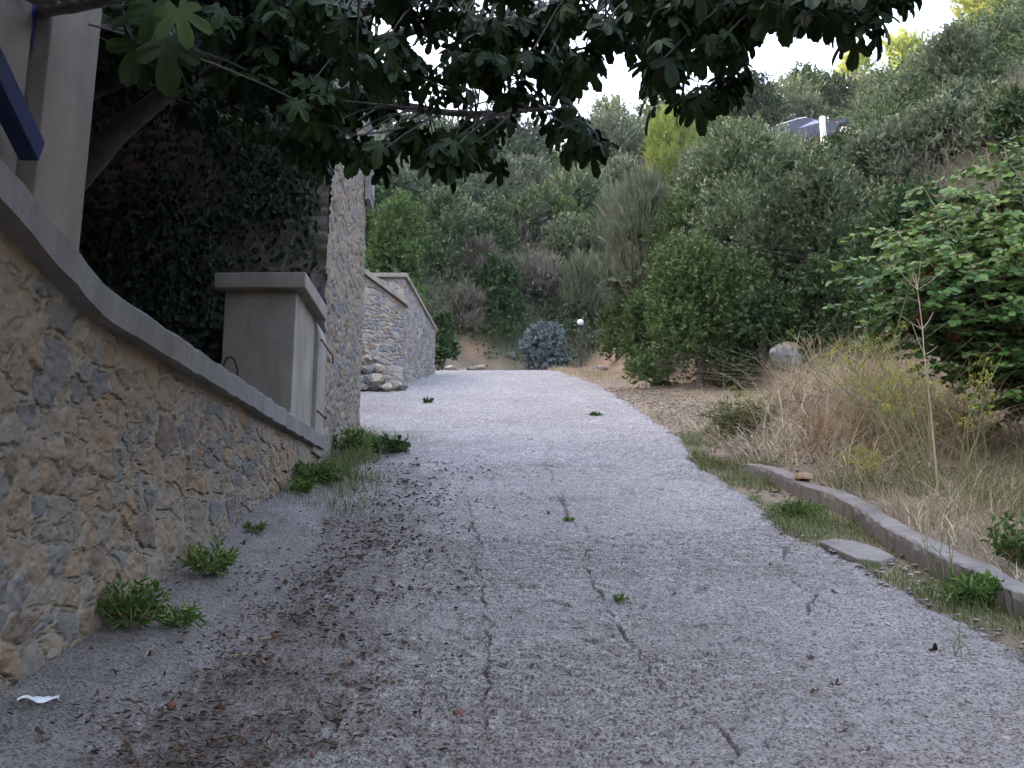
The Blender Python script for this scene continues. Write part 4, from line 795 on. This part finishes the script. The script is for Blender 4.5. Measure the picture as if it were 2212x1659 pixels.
# ------------------------------------------------------------------ grasses, stalks, weeds
def blades(base, hgt, lean, wid, seg=3):
    n = len(base); hgt = np.broadcast_to(hgt, (n,)); t = np.linspace(0, 1, seg + 1)
    sd_ = unit(np.cross(np.c_[lean[:, :2], np.zeros(n)] + rng.normal(0, .4, (n, 3)), [0, 0, 1.]))
    p = base[:, None] + np.array([0, 0, 1.]) * (hgt[:, None, None] * (t - .22 * t ** 2 * np.minimum(1.5, np.linalg.norm(lean, axis=1))[:, None])[..., None]) + lean[:, None] * (hgt[:, None, None] * (t ** 1.7)[None, :, None])
    w = np.broadcast_to(wid, (n,))[:, None, None] * (1 - .85 * t)[None, :, None] * sd_[:, None]
    V = np.stack([p - w, p + w], 2).reshape(n, -1, 3); k = np.arange(seg) * 2; f = np.stack([k, k + 1, k + 3, k + 2], 1)
    return V.reshape(-1, 3), (f[None] + (np.arange(n) * 2 * (seg + 1))[:, None, None]).reshape(-1, 4), np.repeat(rng.random(n), seg)
def field(name, mat, n, xs, Ys, h, lean, wid, maskf, label, cat='grass', clump=0):
    x = rng.uniform(*xs, n * 3); Y = rng.uniform(*Ys, n * 3); p = maskf(x, Y); kp_ = rng.random(len(x)) < p; x, Y = x[kp_][:n], Y[kp_][:n]
    hf = rng.uniform(*h, len(x)) * (.3 + 1.2 * vn(x * 2.2, Y * 2.2, 21)); ln = rng.normal(0, lean, (len(x), 3)); ln[:, 2] = 0
    ln[:, :2] += (np.stack([vn(x * .9, Y * .9, 5), vn(x * .9, Y * .9, 6)], 1) - .5) * lean * 3
    V, F, tt = blades(np.stack([x, Y, T(x, Y) - .02], 1), hf, ln, wid)
    return tag(mk(name, V, F, GRN[mat], fc={'tint': tt}), label, cat, kind='stuff')
n = 240; dv = rdir(n, .3); V, F, tt = blades(np.array([0, 0, 0]) + dv * [.60, .60, .44] , .35, unit(dv * [1, 1, 0] + rng.normal(0, .5, (n, 3))) * [1.2, 1.2, 0] + [0, 0, -.9], .02)
mk('dead_straw', V, F, GRN['straw'], bo, fc={'tint': tt * .6})
offk = lambda x, Y: x > np.interp(Y, kc[::-1, 1], kc[::-1, 0] + .22, left=9, right=XR(Y).mean())
onr = lambda x, Y: np.where(Y < 11.2, x > kx(Y) + .22, x > XR(Y) + .12)
bare = lambda x, Y: 1 - .9 * np.exp(-((x - 3.7) / .8) ** 2 - ((Y - 10.9) / .8) ** 2)
field('dry_grass', 'straw', 9500, (2.6, 8.5), (10.6, 16.5), (.25, .95), 1.0, .0065, lambda x, Y: onr(x, Y) * np.exp(-((x - 4.4) / 1.3) ** 2 - ((Y - 12.9) / 1.6) ** 2) * bare(x, Y) * (.12 + .88 * sst(.40, .56, fbm(x * 1.2, Y * 1.2, 59))), 'tangled tall dry straw on the mound right of the lane')
field('dry_grass', 'straw', 10000, (2.7, 9), (4, 11.5), (.08, .36), .9, .0045, lambda x, Y: onr(x, Y) * (.10 + .90 * sst(.42, .58, fbm(x * 1.1, Y * 1.1, 9))) * bare(x, Y), 'dry yellow grass behind the kerb')
field('green_grass', 'grass', 9000, (2.6, 8), (4, 12), (.10, .30), .5, .003, lambda x, Y: onr(x, Y) * sst(.5, .62, fbm(x * .9 + 4, Y * .9, 19)) * bare(x, Y), 'greenish grass among the dry grass behind the kerb')
field('dead_stems', 'straw', 900, (2.7, 7.5), (10.2, 16), (.25, .7), 2.0, .009, lambda x, Y: onr(x, Y) * np.exp(-((x - 4.2) / 1.6) ** 2 - ((Y - 12.6) / 2.0) ** 2), 'broken pale stems fallen across the dry grass')
field('straw_verge', 'straw', 7000, (.9, 4.2), (19, 34), (.05, .2), .5, .006, lambda x, Y: (x > XR(Y) + .02) * np.exp(-((x - XR(Y) - .55) / .5) ** 2) * sst(22, 26, Y), 'short yellow grass on the verge below the lamp')
field('straw_verge', 'straw', 3000, (2.2, 4.6), (15, 21), (.04, .14), .6, .004, lambda x, Y: (x > XR(Y) + .02) * sst(.55, .65, fbm(x, Y, 39)), 'sparse straw on the gravel verge')
field('roadside_grass', 'grass', 7000, (1.9, 3.2), (4.5, 14.5), (.05, .15), .5, .0035, lambda x, Y: (x > XR(Y) - .05) * np.where(Y < 11.2, x < kx(Y) + .02, x < XR(Y) + .75) * sst(.42, .52, fbm(x * 1.5, Y * .9, 29)), 'low green grass between the lane edge and the kerb')
field('wall_foot_grass', 'grass', 6500, (-2.2, -1.15), (9.0, 14.4), (.06, .26), .5, .004, lambda x, Y: np.exp(-((x + 2.15) / .42) ** 2) * sst(.3, .5, fbm(x * 2, Y * 1.2, 49)), 'green grass along the foot of the building')
# gravel of the verge
n = 5200; x = rng.uniform(1.9, 7, n * 3); Y = rng.uniform(4.5, 22, n * 3)
p = ((x > XR(Y) - .1) * np.where(Y < 11, (x < kx(Y)) * .6, np.exp(-((x - XR(Y) - .7) / .8) ** 2)) + .9 * np.exp(-((x - 3.7) / .9) ** 2 - ((Y - 10.9) / .9) ** 2) * (x > kx(np.minimum(Y, 11)) + .2)); kp_ = rng.random(len(x)) < p; x, Y = x[kp_][:n], Y[kp_][:n]; n = len(x)
oct_ = np.array([[1, 0, 0], [0, 1, 0], [-1, 0, 0], [0, -1, 0], [0, 0, .7], [0, 0, -.7]]); of = np.array([[0, 1, 4], [1, 2, 4], [2, 3, 4], [3, 0, 4], [1, 0, 5], [2, 1, 5], [3, 2, 5], [0, 3, 5]])
rr = rng.uniform(.008, .03, n); jt_ = oct_[None] * (1 + rng.normal(0, .25, (n, 6, 1))) * rr[:, None, None]; a_ = rng.uniform(0, 6.28, n); ca, sa = np.cos(a_)[:, None], np.sin(a_)[:, None]
V = np.stack([jt_[..., 0] * ca - jt_[..., 1] * sa + x[:, None], jt_[..., 0] * sa + jt_[..., 1] * ca + Y[:, None], jt_[..., 2] * .6 + (T(x, Y) + rr * .2)[:, None]], -1)
GRN['gravel'] = leafmat('gravel', [(0, (.16, .14, .12)), (.6, (.26, .225, .185)), (1, (.38, .35, .31))], 0, .9, vary=.05)
tag(mk('gravel', V, (of[None] + (np.arange(n) * 6)[:, None, None]).reshape(-1, 3), GRN['gravel'], fc={'tint': np.repeat(rng.random(n), 8)}), 'loose gravel on the verge', 'gravel', kind='stuff')

def weed(u, v, Y, r, h, nst, label, name='weed', mat='weed', Lf=.07, Wf=.016, x=None, cat='weed', per=14):
    q = P(u, v, Y); x = q[0] if x is None else x; z = zroad(x, Y) if x < 2.3 else float(T(x, Y)); o = thing(name, (x, Y, z), label, cat)
    b = MB(); pos = []; dd = []
    for k_ in range(nst):
        a = rng.uniform(0, 6.28); rr_ = r * math.sqrt(rng.random()); e = np.array([math.cos(a) * rr_, math.sin(a) * rr_, h * rng.uniform(.45, 1) * (1 - .35 * (rr_ / r) ** 2)])
        q_ = np.linspace(0, 1, 7)[:, None]; pa = e * q_ + np.array([math.cos(a), math.sin(a), 0]) * r * .12 * np.sin(q_ * 3.1); b.tube(pa, np.linspace(.004, .0015, 7), 4)
        for f in rng.uniform(.2, 1, per): pos.append(pa[int(f * 6)]); dd.append(unit(e / np.linalg.norm(e) * .7 + rdir(1)[0] * .9))
    pos = np.array(pos); dd = np.array(dd); n = len(pos); s = rng.uniform(.6, 1.2, n)
    V, F, tt = leafset(pos, dd, rdir(n) + [0, 0, .8], Lf * s, Wf * s, rng.random(n), T_FOLD); mk('leaves', V, F, GRN[mat], o, fc={'tint': tt}); b.build('stems', M['twig'], o); return o
weed(255, 1395, 5.45, .19, .27, 40, 'bright green leafy weed at the wall foot nearest the camera', x=-1.97)
weed(432, 1270, 6.6, .17, .25, 30, 'green leafy weed at the wall foot, second from the camera', x=-1.93)
weed(345, 1400, 5.6, .10, .12, 10, 'small spreading weed beside the nearest leafy weed', x=-1.76)
weed(775, 985, 12.6, .30, .42, 45, 'bushy green weed at the foot of the building corner', x=-1.95, Lf=.09, Wf=.03)
weed(835, 975, 12.9, .32, .26, 40, 'low dark ivy-like weed sticking out onto the lane from the building', x=-1.62, mat='dark', Lf=.08, Wf=.06, name='ivy_clump', cat='ivy')
weed(735, 1070, 10.3, .26, .26, 34, 'grassy green weed where the low wall meets the building', x=-1.95, Lf=.1, Wf=.014)
weed(1620, 925, 13.4, .55, .55, 90, 'blue-green feathery bush at the lane edge in front of the straw', x=3.05, mat='grass', Lf=.10, Wf=.012, name='feathery_weed', cat='weed')
weed(1750, 1130, 9.0, .24, .22, 46, 'low green weed between the lane and the kerb beside the flat stone', x=2.52, Lf=.07, Wf=.012)
weed(2160, 1320, 6.3, .16, .20, 26, 'bright green weed at the foot of the kerb at the right edge', x=2.78, Lf=.09, Wf=.02)
weed(2190, 1190, 6.7, .22, .45, 30, 'yellow-green leafy plant leaning over the kerb at the right edge', x=3.3, Lf=.07, Wf=.03)
weed(690, 1090, 9.7, .16, .18, 22, 'small green weed at the foot of the low wall near its far end', x=-2.0, Lf=.06, Wf=.02)
weed(560, 1185, 7.9, .10, .10, 12, 'scrubby little weed at the wall foot halfway along', x=-1.98, Lf=.045, Wf=.012, mat='grass')
weed(1340, 1305, 6.35, .045, .05, 8, 'tiny tuft of weed growing in the long lane crack', x=.66, Lf=.03, Wf=.01)
weed(1232, 1135, 8.9, .05, .05, 8, 'tiny tuft of weed at the upper end of the lane crack', x=.5, Lf=.03, Wf=.01)
weed(1285, 902, 16.9, .16, .05, 20, 'small flat weed patch in the middle of the far lane', x=1.37, Lf=.05, Wf=.02)
weed(925, 875, 18.8, .12, .12, 14, 'dark little weed on the far left of the lane', x=-1.55, Lf=.06, Wf=.02, mat='dark')

def stalks(name, u, v, Y, h, n, spread, label, mat, tips, rad=.006, cat='plant', x=None, lean=(0, 0), pal='twig', tipL=.03, side=5):
    q = P(u, v, Y); x = q[0] if x is None else x; z = float(T(x, Y)); o = thing(name, (x, Y, z), label, cat); b = MB(); tp = []
    for k_ in range(n):
        e = np.array([rng.normal(lean[0], spread), rng.normal(lean[1], spread), h * rng.uniform(.6, 1)]); s0 = np.array([rng.normal(0, .04 + spread * .12), rng.normal(0, .04 + spread * .12), -.03])
        q_ = np.linspace(0, 1, 9)[:, None]; pa = s0 * (1 - q_) + e * q_ + np.array([0, 0, .12 * h]) * np.sin(q_ * 3.14) + rng.normal(0, .006, (9, 3)); b.tube(pa, np.linspace(rad, rad * .35, 9), 4)
        for f in rng.uniform(.4, 1, side):
            i0 = min(8, int(f * 8)); dr = unit(np.array([rng.normal(0, 1), rng.normal(0, .7), rng.uniform(.5, 1.6)])); ln = rng.uniform(.1, .28) * h * .6; p2 = np.array([pa[i0], pa[i0] + dr * ln * .5, pa[i0] + dr * ln + [0, 0, ln * .1]]); b.tube(p2, [rad * .45, rad * .3, rad * .2], 3)
            for _ in range(tips): tp.append(p2[2] + rng.normal(0, tipL * .9, 3) * [1, 1, .45])
    b.build('stems', pal if not isinstance(pal, str) else M[pal], o)
    if tips:
        tp = np.array(tp); n2 = len(tp); V, F, tt = leafset(tp, rdir(n2), rdir(n2), tipL * .55, tipL * .4, rng.random(n2), T_QUAD); mk('blossoms', V, F, GRN[mat], o, fc={'tint': tt})
    return o
GS = plain('fennel_stem', (.10, .12, .04), (.2, .2, .08), 10, .8, .1); DS = plain('dry_stem', (.26, .19, .12), (.42, .33, .22), 10, .9, .1); RS = plain('rust_stem', (.20, .10, .05), (.32, .19, .10), 10, .9, .1)
stalks('fennel', 2010, 1030, 9.3, 1.75, 13, .30, 'tall wild fennel with yellow flower heads behind the kerb', 'umbel', 16, .0075, 'fennel', pal=GS, lean=(-.28, .2), side=9)
stalks('fennel', 2100, 1000, 9.6, 1.25, 8, .28, 'shorter wild fennel right of the tall fennel', 'umbel', 14, .006, 'fennel', pal=GS, side=8)
stalks('fennel', 1850, 900, 12.0, 1.5, 9, .3, 'fennel with yellow heads rising from the tall straw', 'umbel', 14, .006, 'fennel', pal=GS, side=8, lean=(.1, 0))
stalks('fennel', 1860, 1010, 9.9, .38, 9, .16, 'low fennel tuft with yellowish heads behind the flat stone', 'umbel', 10, .004, 'fennel', pal=GS, side=6)
stalks('fennel', 1600, 930, 13.2, .62, 14, .28, 'low fennel with yellow specks at the lane edge', 'umbel', 8, .004, 'fennel', pal=GS, side=6)
stalks('bare_sapling', 2035, 1060, 9.0, 2.35, 1, .05, 'thin bare pale sapling rising in front of the round-leaved tree', 'straw', 0, .009, 'sapling', pal=DS, side=12, lean=(.02, .1))
stalks('dead_stalks', 1775, 850, 13.2, 1.15, 7, .16, 'bare brown forked stalks standing in the straw right of the boulder', 'straw', 0, .007, 'plant', pal=DS, side=7, x=4.1)
stalks('dead_stalks', 1830, 900, 12.4, 1.25, 26, .35, 'tall leaning sheaf of pale dead stems in the straw', 'straw', 0, .005, 'plant', pal=DS, side=3, lean=(.4, .1))
stalks('rusty_stalks', 1760, 950, 11.6, .62, 26, .26, 'rust-brown dry weed in front of the pale straw', 'straw', 0, .004, 'plant', pal=RS, side=9)
stalks('rusty_stalks', 1690, 830, 15.2, .7, 16, .3, 'thin brown dry weed beside the boulder', 'straw', 0, .004, 'plant', pal=DS, side=7)
stalks('wiry_weed', 2080, 1330, 6.5, .52, 6, .16, 'wiry dark-stemmed weed arching in front of the kerb at lower right', 'grass', 0, .004, 'weed', pal=GS, side=7, x=2.68)
stalks('wiry_weed', 2090, 1460, 5.35, .22, 4, .06, 'thin weed growing from the lane edge at lower right', 'grass', 0, .003, 'weed', pal=GS, side=5, x=2.3)
#==FIG==
# ------------------------------------------------------------------ ivy on the dark building front
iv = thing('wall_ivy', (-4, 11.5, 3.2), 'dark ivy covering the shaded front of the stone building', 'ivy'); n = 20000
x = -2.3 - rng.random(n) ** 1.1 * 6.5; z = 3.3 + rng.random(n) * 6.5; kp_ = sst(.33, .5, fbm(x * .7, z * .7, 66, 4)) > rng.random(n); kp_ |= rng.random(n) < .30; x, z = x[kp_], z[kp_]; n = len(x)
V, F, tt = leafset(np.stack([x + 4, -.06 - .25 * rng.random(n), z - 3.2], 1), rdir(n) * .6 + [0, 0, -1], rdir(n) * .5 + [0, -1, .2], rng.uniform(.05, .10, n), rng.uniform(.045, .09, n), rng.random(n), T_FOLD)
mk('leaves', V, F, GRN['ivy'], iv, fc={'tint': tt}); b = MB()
for k_ in range(14):
    x0 = -2.6 - rng.random() * 5; q_ = np.linspace(0, 1, 9)[:, None]; pa = np.array([x0 + 4, -.05, 0]) + np.array([rng.normal(0, .8), 0, rng.uniform(2, 5.5)]) * q_ + np.c_[.12 * np.sin(q_ * 9 + k_), q_ * 0, q_ * 0]; b.tube(pa, np.linspace(.018, .006, 9), 4)
b.build('stems', M['fig_bark'], iv)

# ------------------------------------------------------------------ fig tree over the lane
F0 = np.array([-4.4, 8.2, 3.1]); fig = thing('fig_tree', F0, 'large fig tree whose dark leafy branches overhang the lane', 'tree')
limbs = [[(-4.4, 8.2, 3.0), (-4.3, 8.1, 4.2), P(240, 290, 7.4), P(330, 228, 7.2), P(430, 130, 6.9), P(560, 88, 6.6), P(720, 40, 6.4), P(900, -40, 6.2)],
         [P(200, 200, 7.8), P(268, 160, 7.5), P(400, 152, 7.2), P(560, 166, 7.0), P(700, 215, 6.9), P(850, 225, 6.8), P(1000, 250, 6.6), P(1180, 235, 6.4)],
         [P(560, 166, 7.0), P(720, 120, 6.8), P(900, 60, 6.6), P(1120, 40, 6.4), P(1300, 60, 6.2), P(1450, 120, 6.0)],
         [P(720, 40, 6.4), P(1000, -40, 6.0), P(1300, -60, 5.6), P(1550, -40, 5.2), P(1720, -20, 4.8)],
         [(-4.3, 8.1, 4.2), P(150, 60, 6.5), P(60, 30, 4.6), P(250, 0, 3.6), P(500, -120, 3.4), P(800, -150, 3.6)]]
TWB = []
for li_, lm in enumerate(limbs):
    lm = np.array(lm); q_ = np.linspace(0, len(lm) - 1, 34); pa = np.stack([np.interp(q_, np.arange(len(lm)), lm[:, k_]) for k_ in range(3)], 1)
    for _ in range(3): pa[1:-1] = (pa[:-2] + 2 * pa[1:-1] + pa[2:]) / 4
    b = MB(); r0 = [.13, .075, .05, .05, .04][li_]; b.tube(pa - F0, np.linspace(r0, .014, 34) * (1 + .10 * rng.normal(size=34)), 9); b.build('trunk' if li_ == 0 else 'branch', M['fig_bark'], fig, smooth=True); TWB.append(pa[4:])
TWB = np.concatenate(TWB)
low = lambda u: np.interp(u, [-50, 180, 240, 330, 420, 520, 620, 700, 780, 900, 1000, 1100, 1200, 1270, 1300, 1340, 1400, 1500, 1600, 1625, 1700, 1800, 1890, 1960],
                             [80, 90, 170, 200, 180, 220, 300, 370, 385, 395, 400, 395, 350, 330, 230, 165, 190, 170, 160, 75, 60, 85, 70, 10])
cl = []
while len(cl) < 420:                                            # leaf clusters at the ends of twigs, in view
    u = rng.uniform(150, 1960); l_ = low(u); v = l_ - 45 - rng.random() ** .85 * (l_ + 120)
    Y = rng.uniform(5.4, 7.6) if u < 1350 else rng.uniform(4.4, 6.4)
    if v < -140 or (760 < u < 1660 and v < 235 and rng.random() < .32): continue
    cl.append(P(u, v, Y))
for (u, v, Y) in [(1440, 205, 5.6), (1500, 215, 5.5), (1560, 200, 5.6), (1590, 150, 5.5), (1420, 175, 5.7), (1250, 290, 6.0), (1230, 250, 6.1), (1275, 315, 6.0), (1760, 20, 4.2), (1850, 25, 4.3), (1700, 10, 4.3), (1870, 60, 4.3), (1640, 20, 4.6), (1930, -30, 4.3), (740, 60, 4.5), (770, 130, 4.6), (330, 60, 3.1), (720, 300, 6.4), (760, 320, 6.4), (740, 250, 6.3)]: cl.append(P(u, v, Y))
while len(cl) < 800:                                            # the part of the crown above the frame
    q = np.array([rng.uniform(-8.5, 2.6), rng.uniform(1.2, 9.5), 0]); q[2] = 5.6 + rng.random() * 2.2 + .12 * max(0, q[1] - 4)
    if q[2] < EYE + q[1] * .62 + .3: continue
    cl.append(q)
while len(cl) < 1330:  # extra unseen leaf clusters over the yard, added to darken it
    q = np.array([rng.uniform(-9.5, -2.4), rng.uniform(5.5, 11.2), rng.uniform(6.2, 8.2)])
    if q[2] > EYE + q[1] * .64 + .2: cl.append(q)
while len(cl) < 1830:  # unseen leaf clusters over the camera, added to shade the near lane
    q = np.array([rng.uniform(-6, 3.6), rng.uniform(-4, 3.8), rng.uniform(4.4, 6.6)])
    if q[2] > EYE + q[1] * .64 + .3: cl.append(q)
for _ in range(230):                                            # dark inner leaves hanging over the yard
    u = rng.uniform(170, 720); cl.append(P(u, rng.uniform(-60, np.interp(u, [170, 330, 560, 720], [180, 250, 270, 400])), rng.uniform(7.4, 10.8)))
cl = np.array(cl); pos = []; dd = []; nn_ = []; ls = []; fw_ = MB()
for c_ in cl:
    k_ = np.argmin(np.linalg.norm(TWB - c_ - [0, 0, -.2], axis=1)); st = TWB[k_]; md = (st + c_) / 2 + [0, 0, .15] + rng.normal(0, .08, 3)
    q_ = np.linspace(0, 1, 6)[:, None]; pa = (1 - q_) ** 2 * st + 2 * q_ * (1 - q_) * md + q_ ** 2 * c_; fw_.tube(pa - F0, np.linspace(.008, .004, 6), 4)
    m_ = int(rng.integers(6, 10)); a0 = rng.uniform(0, 6.28)
    for j_ in range(m_):
        a = a0 + j_ * 2.4; h_ = np.array([math.cos(a), math.sin(a), 0]); pl_ = rng.uniform(.05, .11); pe = c_ + h_ * pl_ + np.array([0, 0, rng.uniform(-.05, .06)]); fw_.tube(np.array([c_, pe]) - F0, [.004, .0028], 3, cap=False)
        dd.append(unit(h_ * rng.uniform(.25, 1.0) + np.array([0, 0, -rng.uniform(.35, 1.1)]) + rng.normal(0, .18, 3))); nn_.append(unit(h_ * .7 + np.array([0, 0, .8]) + rng.normal(0, .3, 3))); pos.append(pe); ls.append(rng.uniform(.15, .25))
for (u, v, Y, s, dx) in [(362, 95, 2.5, .20, .05), (385, 20, 2.4, .17, .35), (330, 10, 2.6, .16, -.2)]:
    pos.append(P(u, v, Y)); dd.append(unit(np.array([dx, 0, -1.]))); nn_.append(unit(np.array([.2, -1, .25]))); ls.append(s)
pos, dd, nn_, ls = map(np.array, (pos, dd, nn_, ls)); pos = pos - F0; kindl = rng.integers(0, 4, len(pos)); kindl[-3] = 3; kindl[-1] = 3
Vs, Fs3, Fs4, T3, T4, off = [], [], [], [], [], 0
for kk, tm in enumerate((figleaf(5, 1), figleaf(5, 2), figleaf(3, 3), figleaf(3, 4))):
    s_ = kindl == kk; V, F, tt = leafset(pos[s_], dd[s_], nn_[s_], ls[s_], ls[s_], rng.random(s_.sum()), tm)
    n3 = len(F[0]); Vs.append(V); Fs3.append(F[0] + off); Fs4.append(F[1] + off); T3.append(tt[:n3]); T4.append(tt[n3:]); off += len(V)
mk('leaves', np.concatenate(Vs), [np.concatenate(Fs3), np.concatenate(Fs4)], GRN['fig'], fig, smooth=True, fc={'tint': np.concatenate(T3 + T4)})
fw_.build('twigs', M['fig_bark'], fig)

# ------------------------------------------------------------------ litter on the lane
GRN['dryleaf'] = leafmat('dry_leaf', [(0, (.045, .032, .024)), (.55, (.11, .072, .05)), (.85, (.20, .13, .085)), (1, (.36, .26, .17))], .15, vary=.35)
LV = []
for s in range(4):
    V, F = figleaf(3 if s % 2 else 5, 20 + s); V = V.copy(); r_ = np.hypot(V[:, 0], V[:, 1]); V[:, 2] = .42 * r_ ** 2 * (1 + .8 * np.sin(np.arctan2(V[:, 0], V[:, 1]) * 3 + s)) + .05 * np.sin(V[:, 0] * 14 + s); V[:, :2] *= .8
    me_o = mk('fallen_leaf', V, F, GRN['dryleaf'], smooth=True, fc={'tint': rng.random(sum(len(f) for f in F)) * .3 + .2 * s}); LV.append(me_o)
def lay(proto, x, Y, s, name, label, cat, group, up=.0, first=[]):
    o = proto if proto not in first else proto.copy()
    if proto in first: COL.objects.link(o)
    else: first.append(proto)
    o.name = name; o.location = (x, Y, zroad(x, Y) + up * s + .006); o.scale = (s, s, s); o.rotation_euler = (R(14) + rng.normal(0, .15), rng.normal(0, .15), rng.uniform(0, 6.28)); return tag(o, label, cat, group)
for k_ in range(64):
    Y = 4.1 + 9 * rng.random() ** 1.7; x = rng.normal(-1.15, .42) if k_ < 46 else rng.uniform(-.6, 2.2)
    x = min(max(x, -2.0), 2.3); lay(LV[k_ % 4], x, Y, rng.uniform(.04, .095), 'fallen_leaf', 'curled dry brown leaf fallen on the concrete lane', 'leaf', 'dry leaves fallen on the lane')
yl = mk('fallen_leaf', *figleaf(5, 33), leafmat('yellow_leaf', [(0, (.5, .45, .2)), (1, (.62, .56, .3))], .2), smooth=True, fc={'tint': rng.random(55 * 3)}); q = G(512, 1415); lay(yl, q[0], q[1], .11, 'fallen_leaf', 'pale yellow fallen leaf on the lane near the bottom left', 'leaf', None)
bm = bmesh.new(); bmesh.ops.create_uvsphere(bm, u_segments=14, v_segments=9, radius=1)
for v in bm.verts:
    z_ = v.co.z; k_ = 1 - .35 * max(0, z_); v.co.x *= k_; v.co.y *= k_; v.co.z = z_ * 1.15 + (.35 if z_ > .97 else 0)
me = bpy.data.meshes.new('fallen_fig'); bm.to_mesh(me); bm.free(); me.materials.append(plain('fig_skin', (.07, .025, .018), (.20, .085, .05), 2, .6, .3)); fo = bpy.data.objects.new('fallen_fig', me); COL.objects.link(fo)
for k_ in range(34):
    Y = 4.1 + 4.2 * rng.random() ** 1.5; x = max(-1.9, rng.normal(-1.15, .28)); lay(fo, x, Y, rng.uniform(.007, .013), 'fallen_fig', 'small withered reddish fig lying on the left of the lane', 'fig', 'withered figs on the lane', .7)
for (u, v, s, lab) in [(370, 1535, .021, 'largest pale fallen fig near the bottom left corner'), (990, 1552, .021, 'single split brown fig lying alone mid lane at the bottom')]:
    q = G(u, v); o = fo.copy(); COL.objects.link(o); o.location = (q[0], q[1], zroad(q[0], q[1]) + .014); o.scale = (s,) * 3; o.rotation_euler = (1.2, .3, 1); tag(o, lab, 'fig')
m_ = 4600; Y = 4.0 + 8.5 * rng.random(m_) ** 1.4; x = np.clip(rng.normal(-1.12, .36, m_) + .25 * (fbm(Y * 2, Y * 0, 3) - .5), -2.02, 1.2); kp_ = sst(.3, .6, fbm(x * 3, Y * 3, 88)) > rng.random(m_) * .8; x, Y = x[kp_], Y[kp_]; m_ = len(x)
z = np.array([zroad(a, b_) for a, b_ in zip(x, Y)]) + .012
V, F, tt = leafset(np.stack([x, Y, z], 1), rdir(m_) * [1, 1, .25], rdir(m_) * .5 + [0, 0, 1], rng.uniform(.012, .055, m_), rng.uniform(.007, .034, m_), rng.random(m_) * .75, T_FOLD)
tag(mk('leaf_litter', V, F, GRN['dryleaf'], fc={'tint': tt}), 'brown crumbled leaf litter along the left of the lane', 'litter', kind='stuff')
for (u0, v0, u1, v1, lab) in [(700, 1130, 770, 1165, 'dark twig lying on the lane near the wall end'), (560, 1390, 640, 1372, 'thin pale twig lying on the lane under the litter'), (305, 1470, 330, 1440, 'short straw-coloured stick by the nearest weed'), (1000, 1142, 1025, 1135, 'thin straw lying beside the left crack')]:
    a, c_ = G(u0, v0), G(u1, v1); a[2] = zroad(a[0], a[1]) + .02; c_[2] = zroad(c_[0], c_[1]) + .02; b = MB(); md = (a + c_) / 2 + rng.normal(0, .015, 3); b.tube(np.array([a * 0, md - a, c_ - a]), [.007, .006, .004], 5); o = b.build('twig', M['twig']); o.location = a; tag(o, lab, 'twig')
q = G(75, 1582); b = MB(); 
V = []; 
for i_ in range(12):
    for j_ in range(4): V.append([-.075 + i_ * .014, -.016 + j_ * .011 + .006 * math.sin(i_), .012 + .012 * math.sin(j_ * 2.1 + i_ * .7)])
b.add(V, grid_faces(12, 4)); o = b.build('paper_scrap', M['white'], smooth=True); o.location = (q[0], q[1], zroad(q[0], q[1]) + .008); o.rotation_euler = (R(14), 0, .3); tag(o, 'crumpled white paper scrap by the wall at the bottom left', 'paper')

# ------------------------------------------------------------------ thin evening air
m = bpy.data.materials.new('haze'); m.use_nodes = True; nt = m.node_tree; nt.nodes.remove(nt.nodes['Principled BSDF'])
pv = nt.nodes.new('ShaderNodeVolumePrincipled'); pv.inputs['Color'].default_value = (.9, .94, 1, 1); pv.inputs['Density'].default_value = .0003; pv.inputs['Anisotropy'].default_value = .3
L(nt, pv.outputs[0], nt.nodes['Material Output'].inputs['Volume'])
b = MB(); b.box(-140, 165, -50, 235, -12, 95); tag(b.build('haze', m), 'thin pale evening haze', 'haze', kind='stuff')
